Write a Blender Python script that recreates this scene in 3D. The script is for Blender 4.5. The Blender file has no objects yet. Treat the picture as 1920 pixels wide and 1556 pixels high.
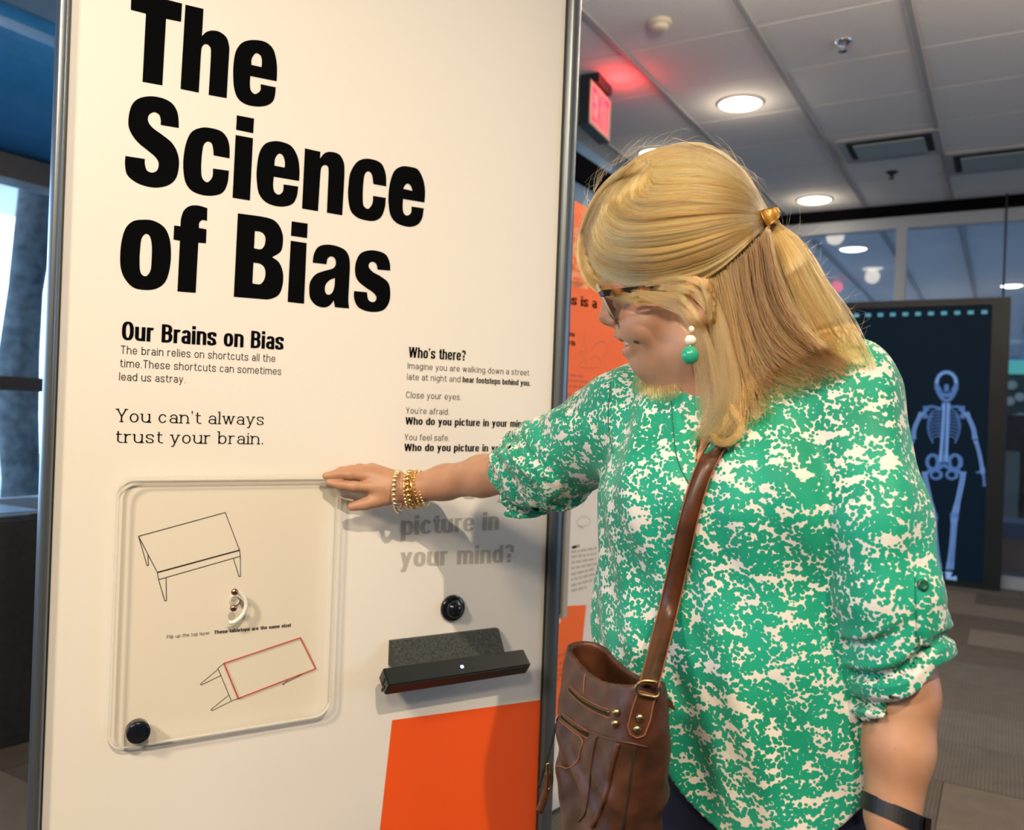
import bpy, bmesh, math, random
import numpy as np
from mathutils import Vector, Matrix

scene = bpy.context.scene
COL = scene.collection
random.seed(7); np.random.seed(7)

# ------------------------------------------------------------------ camera
W_IMG, H_IMG, FPX = 1920.0, 1556.0, 1577.0
CAM_Z, ROLL = 1.34, math.radians(2.1)
cam_data = bpy.data.cameras.new('camera')
cam = bpy.data.objects.new('camera', cam_data)
COL.objects.link(cam)
cam_data.sensor_width = 36.0
cam_data.lens = 36.0 * FPX / W_IMG
cam_data.clip_start = 0.05
cam_rot = Matrix.Rotation(math.pi / 2, 3, 'X') @ Matrix.Rotation(ROLL, 3, 'Z')
cam.matrix_world = Matrix.Translation((0, 0, CAM_Z)) @ cam_rot.to_4x4()
cam_data.dof.use_dof = True
cam_data.dof.focus_distance = 1.22
cam_data.dof.aperture_fstop = 5.0
scene.camera = cam

# ------------------------------------------------------------------ world, exposure
world = bpy.data.worlds.new('room_daylight')
scene.world = world
world.use_nodes = True
world.node_tree.nodes['Background'].inputs[0].default_value = (0.55, 0.72, 1.0, 1)
world.node_tree.nodes['Background'].inputs[1].default_value = 6.0
scene.view_settings.view_transform = 'Standard'
scene.view_settings.look = 'None'
scene.view_settings.exposure = 0.05
scene.view_settings.gamma = 1.0
scene.view_settings.use_curve_mapping = False

# ------------------------------------------------------------------ measuring helpers
RC = np.array(cam_rot)
def ray(px, py):
    d = RC @ np.array([px - W_IMG / 2, H_IMG / 2 - py, -FPX])
    return d / d[1]
def P(px, py, Y):
    """world point seen at a photograph position, Y metres into the room"""
    return np.array([0, 0, CAM_Z]) + ray(px, py) * Y
def floor_pt(px, py, z=0.0):
    d = ray(px, py)
    return np.array([0, 0, CAM_Z]) + d * ((z - CAM_Z) / d[2])
def proj(p):
    c = RC.T @ (np.asarray(p, float) - np.array([0, 0, CAM_Z]))
    return W_IMG / 2 + FPX * c[0] / -c[2], H_IMG / 2 - FPX * c[1] / -c[2]

class Plane:
    """vertical plane: origin on the floor, e along it, n towards the viewer"""
    def __init__(self, origin, ang):
        a = math.radians(ang)
        self.e = np.array([math.sin(a), math.cos(a), 0.0])
        self.n = np.array([math.cos(a), -math.sin(a), 0.0])
        self.o = np.array([origin[0], origin[1], 0.0])
    def pt(self, s, z, off=0.0):
        return self.o + self.e * s + self.n * off + np.array([0, 0, z])
    def sz(self, px, py, off=0.0):
        d = ray(px, py); c = np.array([0, 0, CAM_Z])
        t = np.dot(self.o + self.n * off - c, self.n) / np.dot(d, self.n)
        p = c + d * t
        return float(np.dot(p - self.o, self.e)), float(p[2])
    def at(self, px, py, off=0.0):
        s, z = self.sz(px, py, off)
        return self.pt(s, z, off)
    def offz(self, px, py, s):
        """offset and height of a point of known s"""
        d = ray(px, py); c = np.array([0, 0, CAM_Z])
        t = np.dot(self.o + self.e * s - c, self.e) / np.dot(d, self.e)
        p = c + d * t
        return float(np.dot(p - self.o, self.n)), float(p[2])

# ------------------------------------------------------------------ object helpers
def link(name, me, parent=None):
    o = bpy.data.objects.new(name, me); COL.objects.link(o)
    if parent is not None: o.parent = parent
    return o
def root_loc(o):
    while o.parent is not None: o = o.parent
    return np.array(o.location)
def tag(o, label=None, cat=None, group=None, kind=None):
    if label: o['label'] = label
    if cat: o['category'] = cat
    if group: o['group'] = group
    if kind: o['kind'] = kind
    return o
def thing(name, loc, label, cat, group=None):
    o = bpy.data.objects.new(name, None); COL.objects.link(o)
    o.location = loc; o.empty_display_size = 0.05
    return tag(o, label, cat, group)
def mesh(name, verts, faces, mat, parent=None, smooth=False, origin=None):
    """world-space vertices; stored relative to the thing's base"""
    v = np.asarray(verts, float).reshape(-1, 3)
    off = root_loc(parent) if parent is not None else (np.asarray(origin, float) if origin is not None else np.zeros(3))
    me = bpy.data.meshes.new(name)
    me.from_pydata((v - off).tolist(), [], [list(f) for f in faces])
    me.update()
    if mat is not None: me.materials.append(mat)
    if smooth: me.polygons.foreach_set('use_smooth', [True] * len(me.polygons))
    o = link(name, me, parent)
    if parent is None: o.location = off
    return o
def bmesh_obj(name, bm, mat, parent=None, smooth=False, origin=None):
    bmesh.ops.recalc_face_normals(bm, faces=bm.faces)
    bm.verts.index_update()
    v = [tuple(x.co) for x in bm.verts]; f = [[q.index for q in p.verts] for p in bm.faces]
    bm.free()
    return mesh(name, v, f, mat, parent, smooth, origin)

class MB:
    """collects simple solids into one mesh"""
    def __init__(self): self.v = []; self.f = []
    def add(self, v, f):
        b = len(self.v); self.v += [tuple(map(float, p)) for p in v]; self.f += [[i + b for i in q] for q in f]
        return self
    def hexa(self, p8):
        return self.add(p8, [(0, 3, 2, 1), (4, 5, 6, 7), (0, 1, 5, 4), (1, 2, 6, 5), (2, 3, 7, 6), (3, 0, 4, 7)])
    def box(self, c, ax, ay, az):
        c, ax, ay, az = [np.asarray(q, float) for q in (c, ax, ay, az)]
        return self.hexa([c - ax - ay - az, c + ax - ay - az, c + ax + ay - az, c - ax + ay - az,
                          c - ax - ay + az, c + ax - ay + az, c + ax + ay + az, c - ax + ay + az])
    def tube(self, pts, r, n=10, cap=True, closed=False, flat=None):
        pts = [np.asarray(p, float) for p in pts]; m = len(pts)
        rs = r if hasattr(r, '__len__') else [r] * m
        rings = []; up = None
        for i, p in enumerate(pts):
            if closed: t = pts[(i + 1) % m] - pts[i - 1]
            else: t = pts[min(i + 1, m - 1)] - pts[max(i - 1, 0)]
            t = t / (np.linalg.norm(t) + 1e-12)
            if up is None:
                up = np.array([0, 0, 1.0]) if abs(t[2]) < .9 else np.array([1.0, 0, 0])
            a = up - t * np.dot(up, t); a /= np.linalg.norm(a) + 1e-12; up = a
            b = np.cross(t, a)
            rings.append([p + (a * math.cos(2 * math.pi * k / n) + b * math.sin(2 * math.pi * k / n)) * rs[i] for k in range(n)])
        v = [q for rg in rings for q in rg]; f = []
        for i in range(m if closed else m - 1):
            j = (i + 1) % m
            for k in range(n):
                f.append((i * n + k, i * n + (k + 1) % n, j * n + (k + 1) % n, j * n + k))
        if cap and not closed:
            f.append(tuple(range(n))[::-1]); f.append(tuple((m - 1) * n + k for k in range(n)))
        return self.add(v, f)
    def lathe(self, c, axis, prof, n=24):
        """prof: (radius, distance along axis)"""
        c = np.asarray(c, float); t = np.asarray(axis, float); t = t / np.linalg.norm(t)
        a = np.array([0, 0, 1.0]) if abs(t[2]) < .9 else np.array([1.0, 0, 0])
        a = a - t * np.dot(a, t); a /= np.linalg.norm(a); b = np.cross(t, a)
        v = []; f = []; m = len(prof)
        for (r, d) in prof:
            for k in range(n):
                w = 2 * math.pi * k / n
                v.append(c + t * d + (a * math.cos(w) + b * math.sin(w)) * max(r, 1e-5))
        for i in range(m - 1):
            for k in range(n):
                f.append((i * n + k, i * n + (k + 1) % n, (i + 1) * n + (k + 1) % n, (i + 1) * n + k))
        f.append(tuple(range(n))[::-1]); f.append(tuple((m - 1) * n + k for k in range(n)))
        return self.add(v, f)
    def prism(self, poly, z0, z1, fn):
        """fn(x, y, depth) -> world"""
        n = len(poly)
        v = [fn(x, y, z0) for x, y in poly] + [fn(x, y, z1) for x, y in poly]
        f = [tuple(range(n))[::-1], tuple(range(n, 2 * n))] + [(i, (i + 1) % n, n + (i + 1) % n, n + i) for i in range(n)]
        return self.add(v, f)
    def build(self, name, mat, parent=None, smooth=False, origin=None):
        return mesh(name, self.v, self.f, mat, parent, smooth, origin)

def crom(pts, n=8, closed=False):
    """Catmull-Rom through points"""
    pts = np.asarray(pts, float); m = len(pts); out = []
    rng = range(m) if closed else range(m - 1)
    for i in rng:
        p1, p2 = pts[i], pts[(i + 1) % m]
        p0 = pts[i - 1] if (closed or i > 0) else 2 * p1 - p2
        p3 = pts[(i + 2) % m] if (closed or i + 2 < m) else 2 * p2 - p1
        for k in range(n):
            t = k / n
            out.append(.5 * ((2 * p1) + (p2 - p0) * t + (2 * p0 - 5 * p1 + 4 * p2 - p3) * t * t + (3 * p1 - p0 - 3 * p2 + p3) * t ** 3))
    if not closed: out.append(pts[-1])
    return np.array(out)

# ------------------------------------------------------------------ materials
def mat(name, col, rough=.5, metal=0., emit=None, estr=0., **kw):
    m = bpy.data.materials.new(name); m.use_nodes = True
    b = m.node_tree.nodes['Principled BSDF']
    b.inputs['Base Color'].default_value = (*col, 1)
    b.inputs['Roughness'].default_value = rough
    b.inputs['Metallic'].default_value = metal
    if emit is not None:
        b.inputs['Emission Color'].default_value = (*emit, 1); b.inputs['Emission Strength'].default_value = estr
    for k, v in kw.items():
        b.inputs[k.replace('_', ' ')].default_value = v
    return m
class NT:
    def __init__(self, m): self.t = m.node_tree; self.b = self.t.nodes['Principled BSDF']
    def n(self, typ, **kw):
        nd = self.t.nodes.new(typ)
        for k, v in kw.items():
            if k.startswith('i_'):
                key = k[2:].replace('_', ' ')
                nd.inputs[int(key) if key.isdigit() else key].default_value = v
            else: setattr(nd, k, v)
        return nd
    def l(self, a, b): self.t.links.new(a, b)
    def math(self, op, a, b=None):
        nd = self.n('ShaderNodeMath', operation=op)
        for i, q in enumerate((a, b)):
            if q is None: continue
            if isinstance(q, (int, float)): nd.inputs[i].default_value = q
            else: self.l(q, nd.inputs[i])
        return nd.outputs[0]
    def ramp(self, fac, stops):
        nd = self.n('ShaderNodeValToRGB'); r = nd.color_ramp
        while len(r.elements) < len(stops): r.elements.new(.5)
        for e, (p, c) in zip(r.elements, stops): e.position = p; e.color = (*c, 1)
        self.l(fac, nd.inputs[0]); return nd.outputs[0]
    def mix(self, fac, a, b):
        nd = self.n('ShaderNodeMix', data_type='RGBA')
        for s, q in ((0, fac), (6, a), (7, b)):
            if isinstance(q, (int, float)): nd.inputs[s].default_value = q
            elif isinstance(q, tuple): nd.inputs[s].default_value = (*q, 1)
            else: self.l(q, nd.inputs[s])
        return nd.outputs[2]
    def bump(self, h, strength=.2, dist=.001):
        nd = self.n('ShaderNodeBump'); nd.inputs['Strength'].default_value = strength; nd.inputs['Distance'].default_value = dist
        self.l(h, nd.inputs['Height']); self.l(nd.outputs[0], self.b.inputs['Normal'])
    def coord(self, which='Object'): return self.n('ShaderNodeTexCoord').outputs[which]
def noisy(name, col, rough=.5, scale=60, amt=.12, bump=.0, metal=0., bdist=.001, **kw):
    """a plain material with fine grain"""
    m = mat(name, col, rough, metal, **kw); t = NT(m)
    nz = t.n('ShaderNodeTexNoise'); nz.inputs['Scale'].default_value = scale; nz.inputs['Detail'].default_value = 4
    t.l(t.coord(), nz.inputs['Vector'])
    lo = tuple(c * (1 - amt) for c in col); hi = tuple(min(1, c * (1 + amt)) for c in col)
    t.l(t.ramp(nz.outputs[0], [(.3, lo), (.7, hi)]), t.b.inputs['Base Color'])
    if bump: t.bump(nz.outputs[0], bump, bdist)
    return m
def clear_mat(name, tint=(.97, .97, .96), spec=1.0, ior=1.45):
    m = bpy.data.materials.new(name); m.use_nodes = True; t = m.node_tree
    t.nodes.remove(t.nodes['Principled BSDF'])
    out = t.nodes['Material Output']
    tr = t.nodes.new('ShaderNodeBsdfTransparent'); tr.inputs[0].default_value = (*tint, 1)
    gl = t.nodes.new('ShaderNodeBsdfGlossy'); gl.inputs['Roughness'].default_value = .03
    fr = t.nodes.new('ShaderNodeFresnel'); fr.inputs[0].default_value = ior
    mx = t.nodes.new('ShaderNodeMixShader')
    t.links.new(fr.outputs[0], mx.inputs[0]); t.links.new(tr.outputs[0], mx.inputs[1]); t.links.new(gl.outputs[0], mx.inputs[2])
    t.links.new(mx.outputs[0], out.inputs[0])
    return m

# ------------------------------------------------------------------ lettering: skeletons drawn with a flat pen
class Pen:
    def __init__(self, sw, sh, W, X=.76, serif=False, track=.09, sq=2.35):
        self.sw, self.sh, self.W, self.X, self.serif, self.track, self.sq = sw, sh, W, X, serif, track, sq
    def rect(self, x0, y0, x1, y1): self.p.append([(x0, y0), (x1, y0), (x1, y1), (x0, y1)])
    def stroke(self, pts):
        pts = np.asarray(pts, float); m = len(pts); L = []; R = []
        for i in range(m):
            t = pts[min(i + 1, m - 1)] - pts[max(i - 1, 0)]; t = t / (np.linalg.norm(t) + 1e-9)
            h = .5 * math.sqrt((self.sw * t[1]) ** 2 + (self.sh * t[0]) ** 2)
            nrm = np.array([-t[1], t[0]])
            L.append(tuple(pts[i] + nrm * h)); R.append(tuple(pts[i] - nrm * h))
        for i in range(m - 1): self.p.append([R[i], R[i + 1], L[i + 1], L[i]])
    def ell(self, x0, x1, y0, y1, a0=0, a1=360, n=None):
        n = n or self.sq
        hx, hy = self.sw / 2, self.sh / 2
        cx, cy, rx, ry = (x0 + x1) / 2, (y0 + y1) / 2, max((x1 - x0) / 2 - hx, .01), max((y1 - y0) / 2 - hy, .01)
        k = max(6, int(abs(a1 - a0) / 9)); pts = []
        for i in range(k + 1):
            a = math.radians(a0 + (a1 - a0) * i / k); c, s = math.cos(a), math.sin(a)
            pts.append((cx + rx * math.copysign(abs(c) ** (2 / n), c), cy + ry * math.copysign(abs(s) ** (2 / n), s)))
        self.stroke(pts)
    def diag(self, x0, y0, x1, y1, t=None):
        """slanted bar cut level at both ends; x are left edges"""
        t = t or self.sw * 1.05
        self.p.append([(x0, y0), (x0 + t, y0), (x1 + t, y1), (x1, y1)])
    def stem(self, x, y0, y1, b=True, tp=True):
        self.rect(x, y0, x + self.sw, y1)
        if self.serif:
            e = .085; q = self.sh
            if b: self.rect(x - e, y0, x + self.sw + e, y0 + q)
            if tp: self.rect(x - e * 1.1, y1 - q, x + self.sw * .5, y1)
    def glyph(self, c):
        self.p = []; sw, sh, W, X = self.sw, self.sh, self.W, self.X
        ry = min(.5 * W, .42 * X); D = -.27; w = W; hx, hy = sw / 2, sh / 2; sf = self.serif
        if c == ' ': return [], .5 * W + .06
        if c == 'o': self.ell(0, W, 0, X)
        elif c == 'n' or c == 'h':
            self.stem(0, 0, 1 if c == 'h' else X); self.ell(0, W, X - 2 * ry, X, 0, 180); self.stem(W - sw, 0, X - ry + .01, True, False)
        elif c == 'm':
            v = W * .92; w = 2 * v - sw; self.stem(0, 0, X)
            for x in (0, v - sw): self.ell(x, x + v, X - 2 * ry, X, 0, 180); self.stem(x + v - sw, 0, X - ry + .01, True, False)
        elif c == 'u': self.stem(0, ry - .01, X, False); self.ell(0, W, 0, 2 * ry, 180, 360); self.stem(W - sw, 0, X)
        elif c == 'r': w = .66 * W; self.stem(0, 0, X); self.ell(0, .95 * W, X - 2 * ry, X, 62, 180)
        elif c == 'i': w = sw; self.stem(0, 0, X); g = max(.06, (1 - X) * .32); self.rect(0, X + g, sw, min(1.02, X + g + max(sw, .11)))
        elif c == 'l': w = sw; self.stem(0, 0, 1)
        elif c == 'a':
            w = .94 * W; self.stem(w - sw, 0, X - ry * .8, False, False); self.ell(.03 * W, w, X - 1.9 * ry, X, 0, 168); self.ell(0, w, 0, .6 * X, 0, 360)
            if sf: self.rect(w - sw, 0, w + .07, sh)
        elif c == 'b': self.stem(0, 0, 1, False); self.ell(0, W, 0, X)
        elif c == 'd': self.stem(W - sw, 0, 1, False); self.ell(0, W, 0, X)
        elif c == 'p': self.stem(0, D, X); self.ell(0, W, 0, X)
        elif c == 'q': self.stem(W - sw, D, X); self.ell(0, W, 0, X)
        elif c == 'g': self.ell(0, W, .02, X); self.stem(W - sw, -.05, X, False); self.ell(.02, W, D, .2, 195, 360)
        elif c == 'c': w = .95 * W; self.ell(0, w, 0, X, 28, 332)
        elif c == 'e': self.ell(0, W, 0, X, 0, 336); self.rect(hx, X * .5 - sh * .46, W - hx, X * .5 + sh * .36)
        elif c == 'f': w = .62 * W; x = .14 * W; self.stem(x, 0, .8, True, False); self.ell(x, x + .95 * W, .56, 1.01, 78, 180); self.rect(0, X - sh * .95, w, X)
        elif c == 't':
            w = .62 * W; x = .14 * W; self.rect(x, ry * .7, x + sw, X + .2); self.ell(x, x + .9 * W, 0, 1.5 * ry, 180, 292); self.rect(0, X - sh * .95, w, X)
        elif c == 'k': self.stem(0, 0, 1); self.diag(sw * .9, X * .36, W - sw * 1.3, X); self.diag(W - sw * 1.1, 0, sw * 1.1 + .02, X * .55)
        elif c in 's':
            w = .9 * W
            self.stroke(crom([(w - hx, .68 * X), (w * .82, X - hy * 1.5), (w * .5, X - hy), (w * .17, X - hy * 1.9), (hx, .72 * X), (w * .24, .57 * X), (w * .7, .44 * X), (w - hx, .27 * X), (w * .83, hy * 1.8), (w * .5, hy), (w * .18, hy * 1.5), (hx, .33 * X)], 5))
        elif c == 'S':
            w = 1.08 * W
            self.stroke(crom([(w - hx, .68), (w * .85, 1 - hy * 1.6), (w * .5, 1.01 - hy), (w * .16, 1 - hy * 2.1), (hx, .745), (w * .25, .58), (w * .7, .43), (w - hx, .255), (w * .84, hy * 1.9), (w * .5, hy - .01), (w * .16, hy * 1.7), (hx, .33)], 6))
        elif c == 'v': w = W * .95; self.diag(w / 2 - sw * .5, 0, 0, X); self.diag(w / 2 - sw * .5, 0, w - sw, X)
        elif c == 'w':
            w = W * 1.45; t = sw * .95; q = w * .27
            for a, b in ((q - t * .3, 0), (q - t * .3, w / 2 - t / 2), (w - q - t * .7, w / 2 - t / 2), (w - q - t * .7, w - t)): self.diag(a, 0, b, X, t)
            if sf:
                for x in (t / 2, w / 2, w - t / 2): self.rect(x - .11, X - sh, x + .11, X)
        elif c == 'y':
            w = W * .98; t = sw * .98; self.diag(w / 2 - t * .5, 0, 0, X, t); self.diag(w * .3 - t * .5, D + .02, w - t, X, t); self.rect(w * .06, D, w * .34, D + sh)
            if sf:
                for x in (t / 2, w - t / 2): self.rect(x - .12, X - sh, x + .12, X)
        elif c == 'z': w = .85 * W; self.rect(0, 0, w, sh); self.rect(0, X - sh, w, X); self.diag(0, sh * .9, w - sw * 1.1, X - sh * .9, sw * 1.1)
        elif c == 'x': self.diag(0, 0, W - sw, X); self.diag(W - sw, 0, 0, X)
        elif c == 'T':
            w = 1.06 * W; self.rect(0, 1 - sh * 1.05, w, 1); self.stem(w / 2 - hx, 0, 1, True, False)
        elif c == 'I': w = sw; self.stem(0, 0, 1)
        elif c == 'E':
            w = .95 * W; self.stem(0, 0, 1)
            for y in (0, .5 - hy, 1 - sh): self.rect(0, y, w, y + sh)
        elif c == 'F':
            w = .92 * W; self.stem(0, 0, 1)
            for y in (.48 - hy, 1 - sh): self.rect(0, y, w, y + sh)
        elif c == 'X': w = 1.15 * W; self.diag(0, 0, w - sw, 1); self.diag(w - sw, 0, 0, 1)
        elif c == 'O': w = 1.12 * W; self.ell(0, w, 0, 1)
        elif c == 'C': w = 1.12 * W; self.ell(0, w, 0, 1, 30, 330)
        elif c == 'B':
            w = 1.06 * W; self.stem(0, 0, 1)
            m = .53
            for y0, y1, ww in ((m - hy, 1, w * .97), (0, m + hy, w)):
                self.ell(-ww * .25, ww, y0, y1, -90, 90, 2.7); self.rect(sw * .5, y0, ww * .4, y0 + sh); self.rect(sw * .5, y1 - sh, ww * .4, y1)
        elif c == 'W':
            w = W * 1.75; t = sw * .98; q = w * .25
            for a, b in ((q - t * .4, 0), (q - t * .4, w / 2 - t / 2), (w - q - t * .6, w / 2 - t / 2), (w - q - t * .6, w - t)): self.diag(a, 0, b, 1, t)
        elif c == 'Y':
            w = 1.15 * W; t = sw; self.diag(w / 2 - t / 2, .42, 0, 1, t); self.diag(w / 2 - t / 2, .42, w - t, 1, t); self.stem(w / 2 - hx, 0, .45, True, False)
            if sf:
                for x in (t / 2, w - t / 2): self.rect(x - .13, 1 - sh, x + .13, 1)
        elif c == '?': w = .9 * W; self.ell(0, w, .45, 1.01, -40, 170); self.rect(w / 2 - hx, .26, w / 2 + hx, .5); self.rect(w / 2 - hx, 0, w / 2 + hx, max(sw * .9, .1))
        elif c == '!': w = sw; self.rect(0, .26, sw, 1); self.rect(0, 0, sw, max(sw * .9, .1))
        elif c == '.': w = sw; self.rect(0, 0, sw, max(sw * .9, .1))
        elif c in "'": w = sw; self.p.append([(sw * .15, .72), (sw * .6, .72), (sw, .98), (0, .98)])
        return self.p, w
    def line(self, txt):
        x = 0; out = []
        for c in txt:
            p, w = self.glyph(c)
            out += [[(a + x, b) for a, b in q] for q in p]; x += w + (self.track if c != ' ' else .03)
        return out, x - self.track

def write(name, txt, pen, plane, start, end, top, m, parent, off=.0006, words=False):
    """one printed line; start/end: photograph positions of the base line's ends, top: cap height in photograph px at the start"""
    s0, z0 = plane.sz(*start, off); s1, z1 = plane.sz(*end, off)
    _, zt = plane.sz(start[0] + top * .036, start[1] - top, off)
    w = pen.line(txt)[1]; kx = (s1 - s0) / w; ky = zt - z0; sl = (z1 - z0) / (s1 - s0)
    done = ''
    for word in (txt.split(' ') if words else [txt]):
        x0 = pen.line(done + 'l')[1] - pen.sw if done else 0
        done += word + ' '
        b = MB()
        for i_, q in enumerate(pen.line(word)[0]):
            ofs = off + 2e-6 * (i_ % 40)
            ar = sum(q[i][0] * q[(i + 1) % len(q)][1] - q[(i + 1) % len(q)][0] * q[i][1] for i in range(len(q)))
            if ar < 0: q = q[::-1]
            b.add([plane.pt(s0 + (x + x0) * kx, z0 + sl * (x + x0) * kx + y * ky, ofs) for x, y in q], [tuple(range(len(q)))])
        o = b.build(name, m, parent)
        if not words: o['kind'] = 'stuff'
    return o
HEAVY = Pen(.262, .175, .62, .80, track=.035, sq=2.9)
BOLD = Pen(.185, .14, .50, .76, track=.06, sq=2.6)
LIGHT = Pen(.10, .09, .54, .73, track=.15, sq=2.15)
SLAB = Pen(.10, .072, .60, .68, serif=True, track=.2, sq=2.1)
# ================================================================== LIGHT (spots on the ceiling track behind the viewer, daylight from the window side)
CEIL = 3.39
def spot(name, loc, target, power, col, size=50, blend=.4, rad=.03):
    l = bpy.data.lights.new(name, 'SPOT'); l.energy = power; l.color = col
    l.spot_size = math.radians(size); l.spot_blend = blend; l.shadow_soft_size = rad
    o = bpy.data.objects.new(name, l); COL.objects.link(o); o.location = loc
    o.rotation_euler = (Vector(target) - Vector(loc)).to_track_quat('-Z', 'Y').to_euler()
    return o
WARM = (1.0, .80, .585)
KEY_LOC = (.62, -.86, 3.20)
spot('track_spot_key', KEY_LOC, (-.05, 1.62, .75), 240, WARM, 78, 1.0, .022)
for nm, loc, tg, pw in (('track_flood_window_side', (-1.75, -1.5, 3.22), (-.25, 1.6, .55), 370), ('track_flood_middle', (-.25, -2.1, 3.22), (-.40, 1.4, .6), 150), ('track_flood_far', (1.75, -1.5, 3.22), (.25, 1.5, .8), 45)):
    spot(nm, loc, tg, pw, WARM, 66, 1.0, .22)
def area(name, loc, target, power, col, sx, sy):
    l = bpy.data.lights.new(name, 'AREA'); l.energy = power; l.color = col; l.shape = 'RECTANGLE'; l.size = sx; l.size_y = sy
    o = bpy.data.objects.new(name, l); COL.objects.link(o); o.location = loc
    o.rotation_euler = (Vector(target) - Vector(loc)).to_track_quat('-Z', 'Y').to_euler(); return o

# ================================================================== ROOM
GA = math.radians(30.4)
g1 = np.array([math.sin(GA), math.cos(GA), 0]); g2 = np.array([math.cos(GA), -math.sin(GA), 0])
def G(p, q, z=0.0): return g2 * p + g1 * q + np.array([0, 0, z])
def gq(v): return float(np.dot(v, g2)), float(np.dot(v, g1))
UP = np.array([0, 0, 1.0])
def gbox(b, p0, p1, q0, q1, z0, z1):
    return b.box(G((p0 + p1) / 2, (q0 + q1) / 2, (z0 + z1) / 2), g2 * (p1 - p0) / 2, g1 * (q1 - q0) / 2, UP * (z1 - z0) / 2)
def struct(o): o['kind'] = 'structure'; return o
def inframe(pt, m=60):
    if pt[1] < .4: return False
    x, y = proj(pt); return -m < x < W_IMG + m and -m < y < H_IMG + m

M_plaster = noisy('ceiling_tile_board', (.72, .72, .73), .9, 90, .05, .25)
M_dark_void = mat('dark_void', (.03, .03, .035), .9)
M_tee = mat('grid_tee_metal', (.36, .37, .39), .6)
M_black = noisy('black_paint', (.012, .013, .017), .5, 80, .2)
M_header = mat('matt_black_header', (.004, .004, .006), .9, Specular_IOR_Level=.03)
M_wall = noisy('blue_grey_wall', (.21, .35, .50), .85, 40, .05, .1)
M_white_frame = mat('pale_frame_paint', (.42, .47, .52), .5)
M_carpet_base = noisy('carpet_joint', (.035, .033, .03), .95, 300, .2)

ceiling = struct(gbox(MB(), -9, 9, -5, 27, CEIL + .02, CEIL + .12).build('ceiling', M_dark_void))
tile_me = {}
def tile_mesh(name, lx, ly, h, m, bev):
    b = MB()
    b.add([(-lx, -ly, h), (lx, -ly, h), (lx, ly, h), (-lx, ly, h), (-lx, -ly, bev), (lx, -ly, bev), (lx, ly, bev), (-lx, ly, bev),
           (-lx + bev, -ly + bev, 0), (lx - bev, -ly + bev, 0), (lx - bev, ly - bev, 0), (-lx + bev, ly - bev, 0)],
          [(0, 1, 2, 3), (0, 4, 5, 1), (1, 5, 6, 2), (2, 6, 7, 3), (3, 7, 4, 0), (4, 8, 9, 5), (5, 9, 10, 6), (6, 10, 11, 7), (7, 11, 8, 4), (8, 11, 10, 9)])
    me = bpy.data.meshes.new(name); me.from_pydata(b.v, [], b.f); me.materials.append(m); me.update(); return me
SP, SQ = .7216, .626
t_me = tile_mesh('ceiling_tile', SP / 2 - .006, SQ / 2 - .0065, .02, M_plaster, .0012)
P0, Q0 = -1.186, 4.971
far_tiles = MB()
for i in range(-12, 14):
    for j in range(-14, 34):
        pc, qc = P0 + SP * (i + .5), Q0 + SQ * (j + .5)
        c = G(pc, qc, CEIL)
        near = any(inframe(G(pc + a * SP / 2, qc + d * SQ / 2, CEIL), 10) for a in (-1, 0, 1) for d in (-1, 0, 1))
        if near and qc < 8.8:
            o = link('ceiling_tile', t_me, ceiling); o.location = c; o.rotation_euler = (0, 0, -GA)
        else:
            gbox(far_tiles, pc - SP / 2 + .004, pc + SP / 2 - .004, qc - SQ / 2 + .004, qc + SQ / 2 - .004, CEIL, CEIL + .02)
tag(far_tiles.build('ceiling_tile_field', M_plaster, ceiling), kind='stuff')
for i in range(-5, 11):
    p = P0 + SP * i
    gbox(MB(), p - .014, p + .014, -5, 20, CEIL - .010, CEIL + .004).build('ceiling_tee', M_tee, ceiling)

# floor: slab with carpet planks
floor = struct(gbox(MB(), -9, 9, -5, 27, -.10, -.008).build('floor', M_carpet_base))
carpet = []
for k, col in enumerate([(.130, .112, .090), (.100, .090, .076), (.165, .143, .116), (.115, .105, .094), (.09, .075, .06)]):
    m = mat('carpet_pile_%d' % k, col, .95); t = NT(m)
    wv = t.n('ShaderNodeTexWave', wave_type='BANDS', bands_direction='X'); wv.inputs['Scale'].default_value = 22; wv.inputs['Distortion'].default_value = 1.5; wv.inputs['Detail'].default_value = 2
    nz = t.n('ShaderNodeTexNoise'); nz.inputs['Scale'].default_value = 9
    t.l(t.coord(), wv.inputs['Vector']); t.l(t.coord(), nz.inputs['Vector'])
    f = t.math('ADD', t.math('MULTIPLY', wv.outputs[0], .45), t.math('MULTIPLY', nz.outputs[0], .6))
    t.l(t.ramp(f, [(.2, tuple(c * .72 for c in col)), (.8, tuple(c * 1.25 for c in col))]), t.b.inputs['Base Color'])
    t.bump(wv.outputs[0], .4, .002)
    carpet.append(tile_mesh('carpet_plank', .48, .24, -.008, m, -.0015))
rest = MB(); cnt = 0
for j in range(-10, 45):
    for i in range(-10, 10):
        pc, qc = i * .965 + (j % 3) * .32, j * .485
        c = G(pc, qc, 0)
        r_ = random.random(); kk = int(r_ * 5)
        if inframe(c, 120) and qc < 11:
            o = link('carpet_plank', carpet[kk], floor); o.location = c; o.rotation_euler = (0, 0, -GA); cnt += 1
        else:
            gbox(rest, pc - .48, pc + .48, qc - .24, qc + .24, -.008, 0)
o = rest.build('carpet_field', carpet[0].materials[0], floor); tag(o, kind='stuff')

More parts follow.
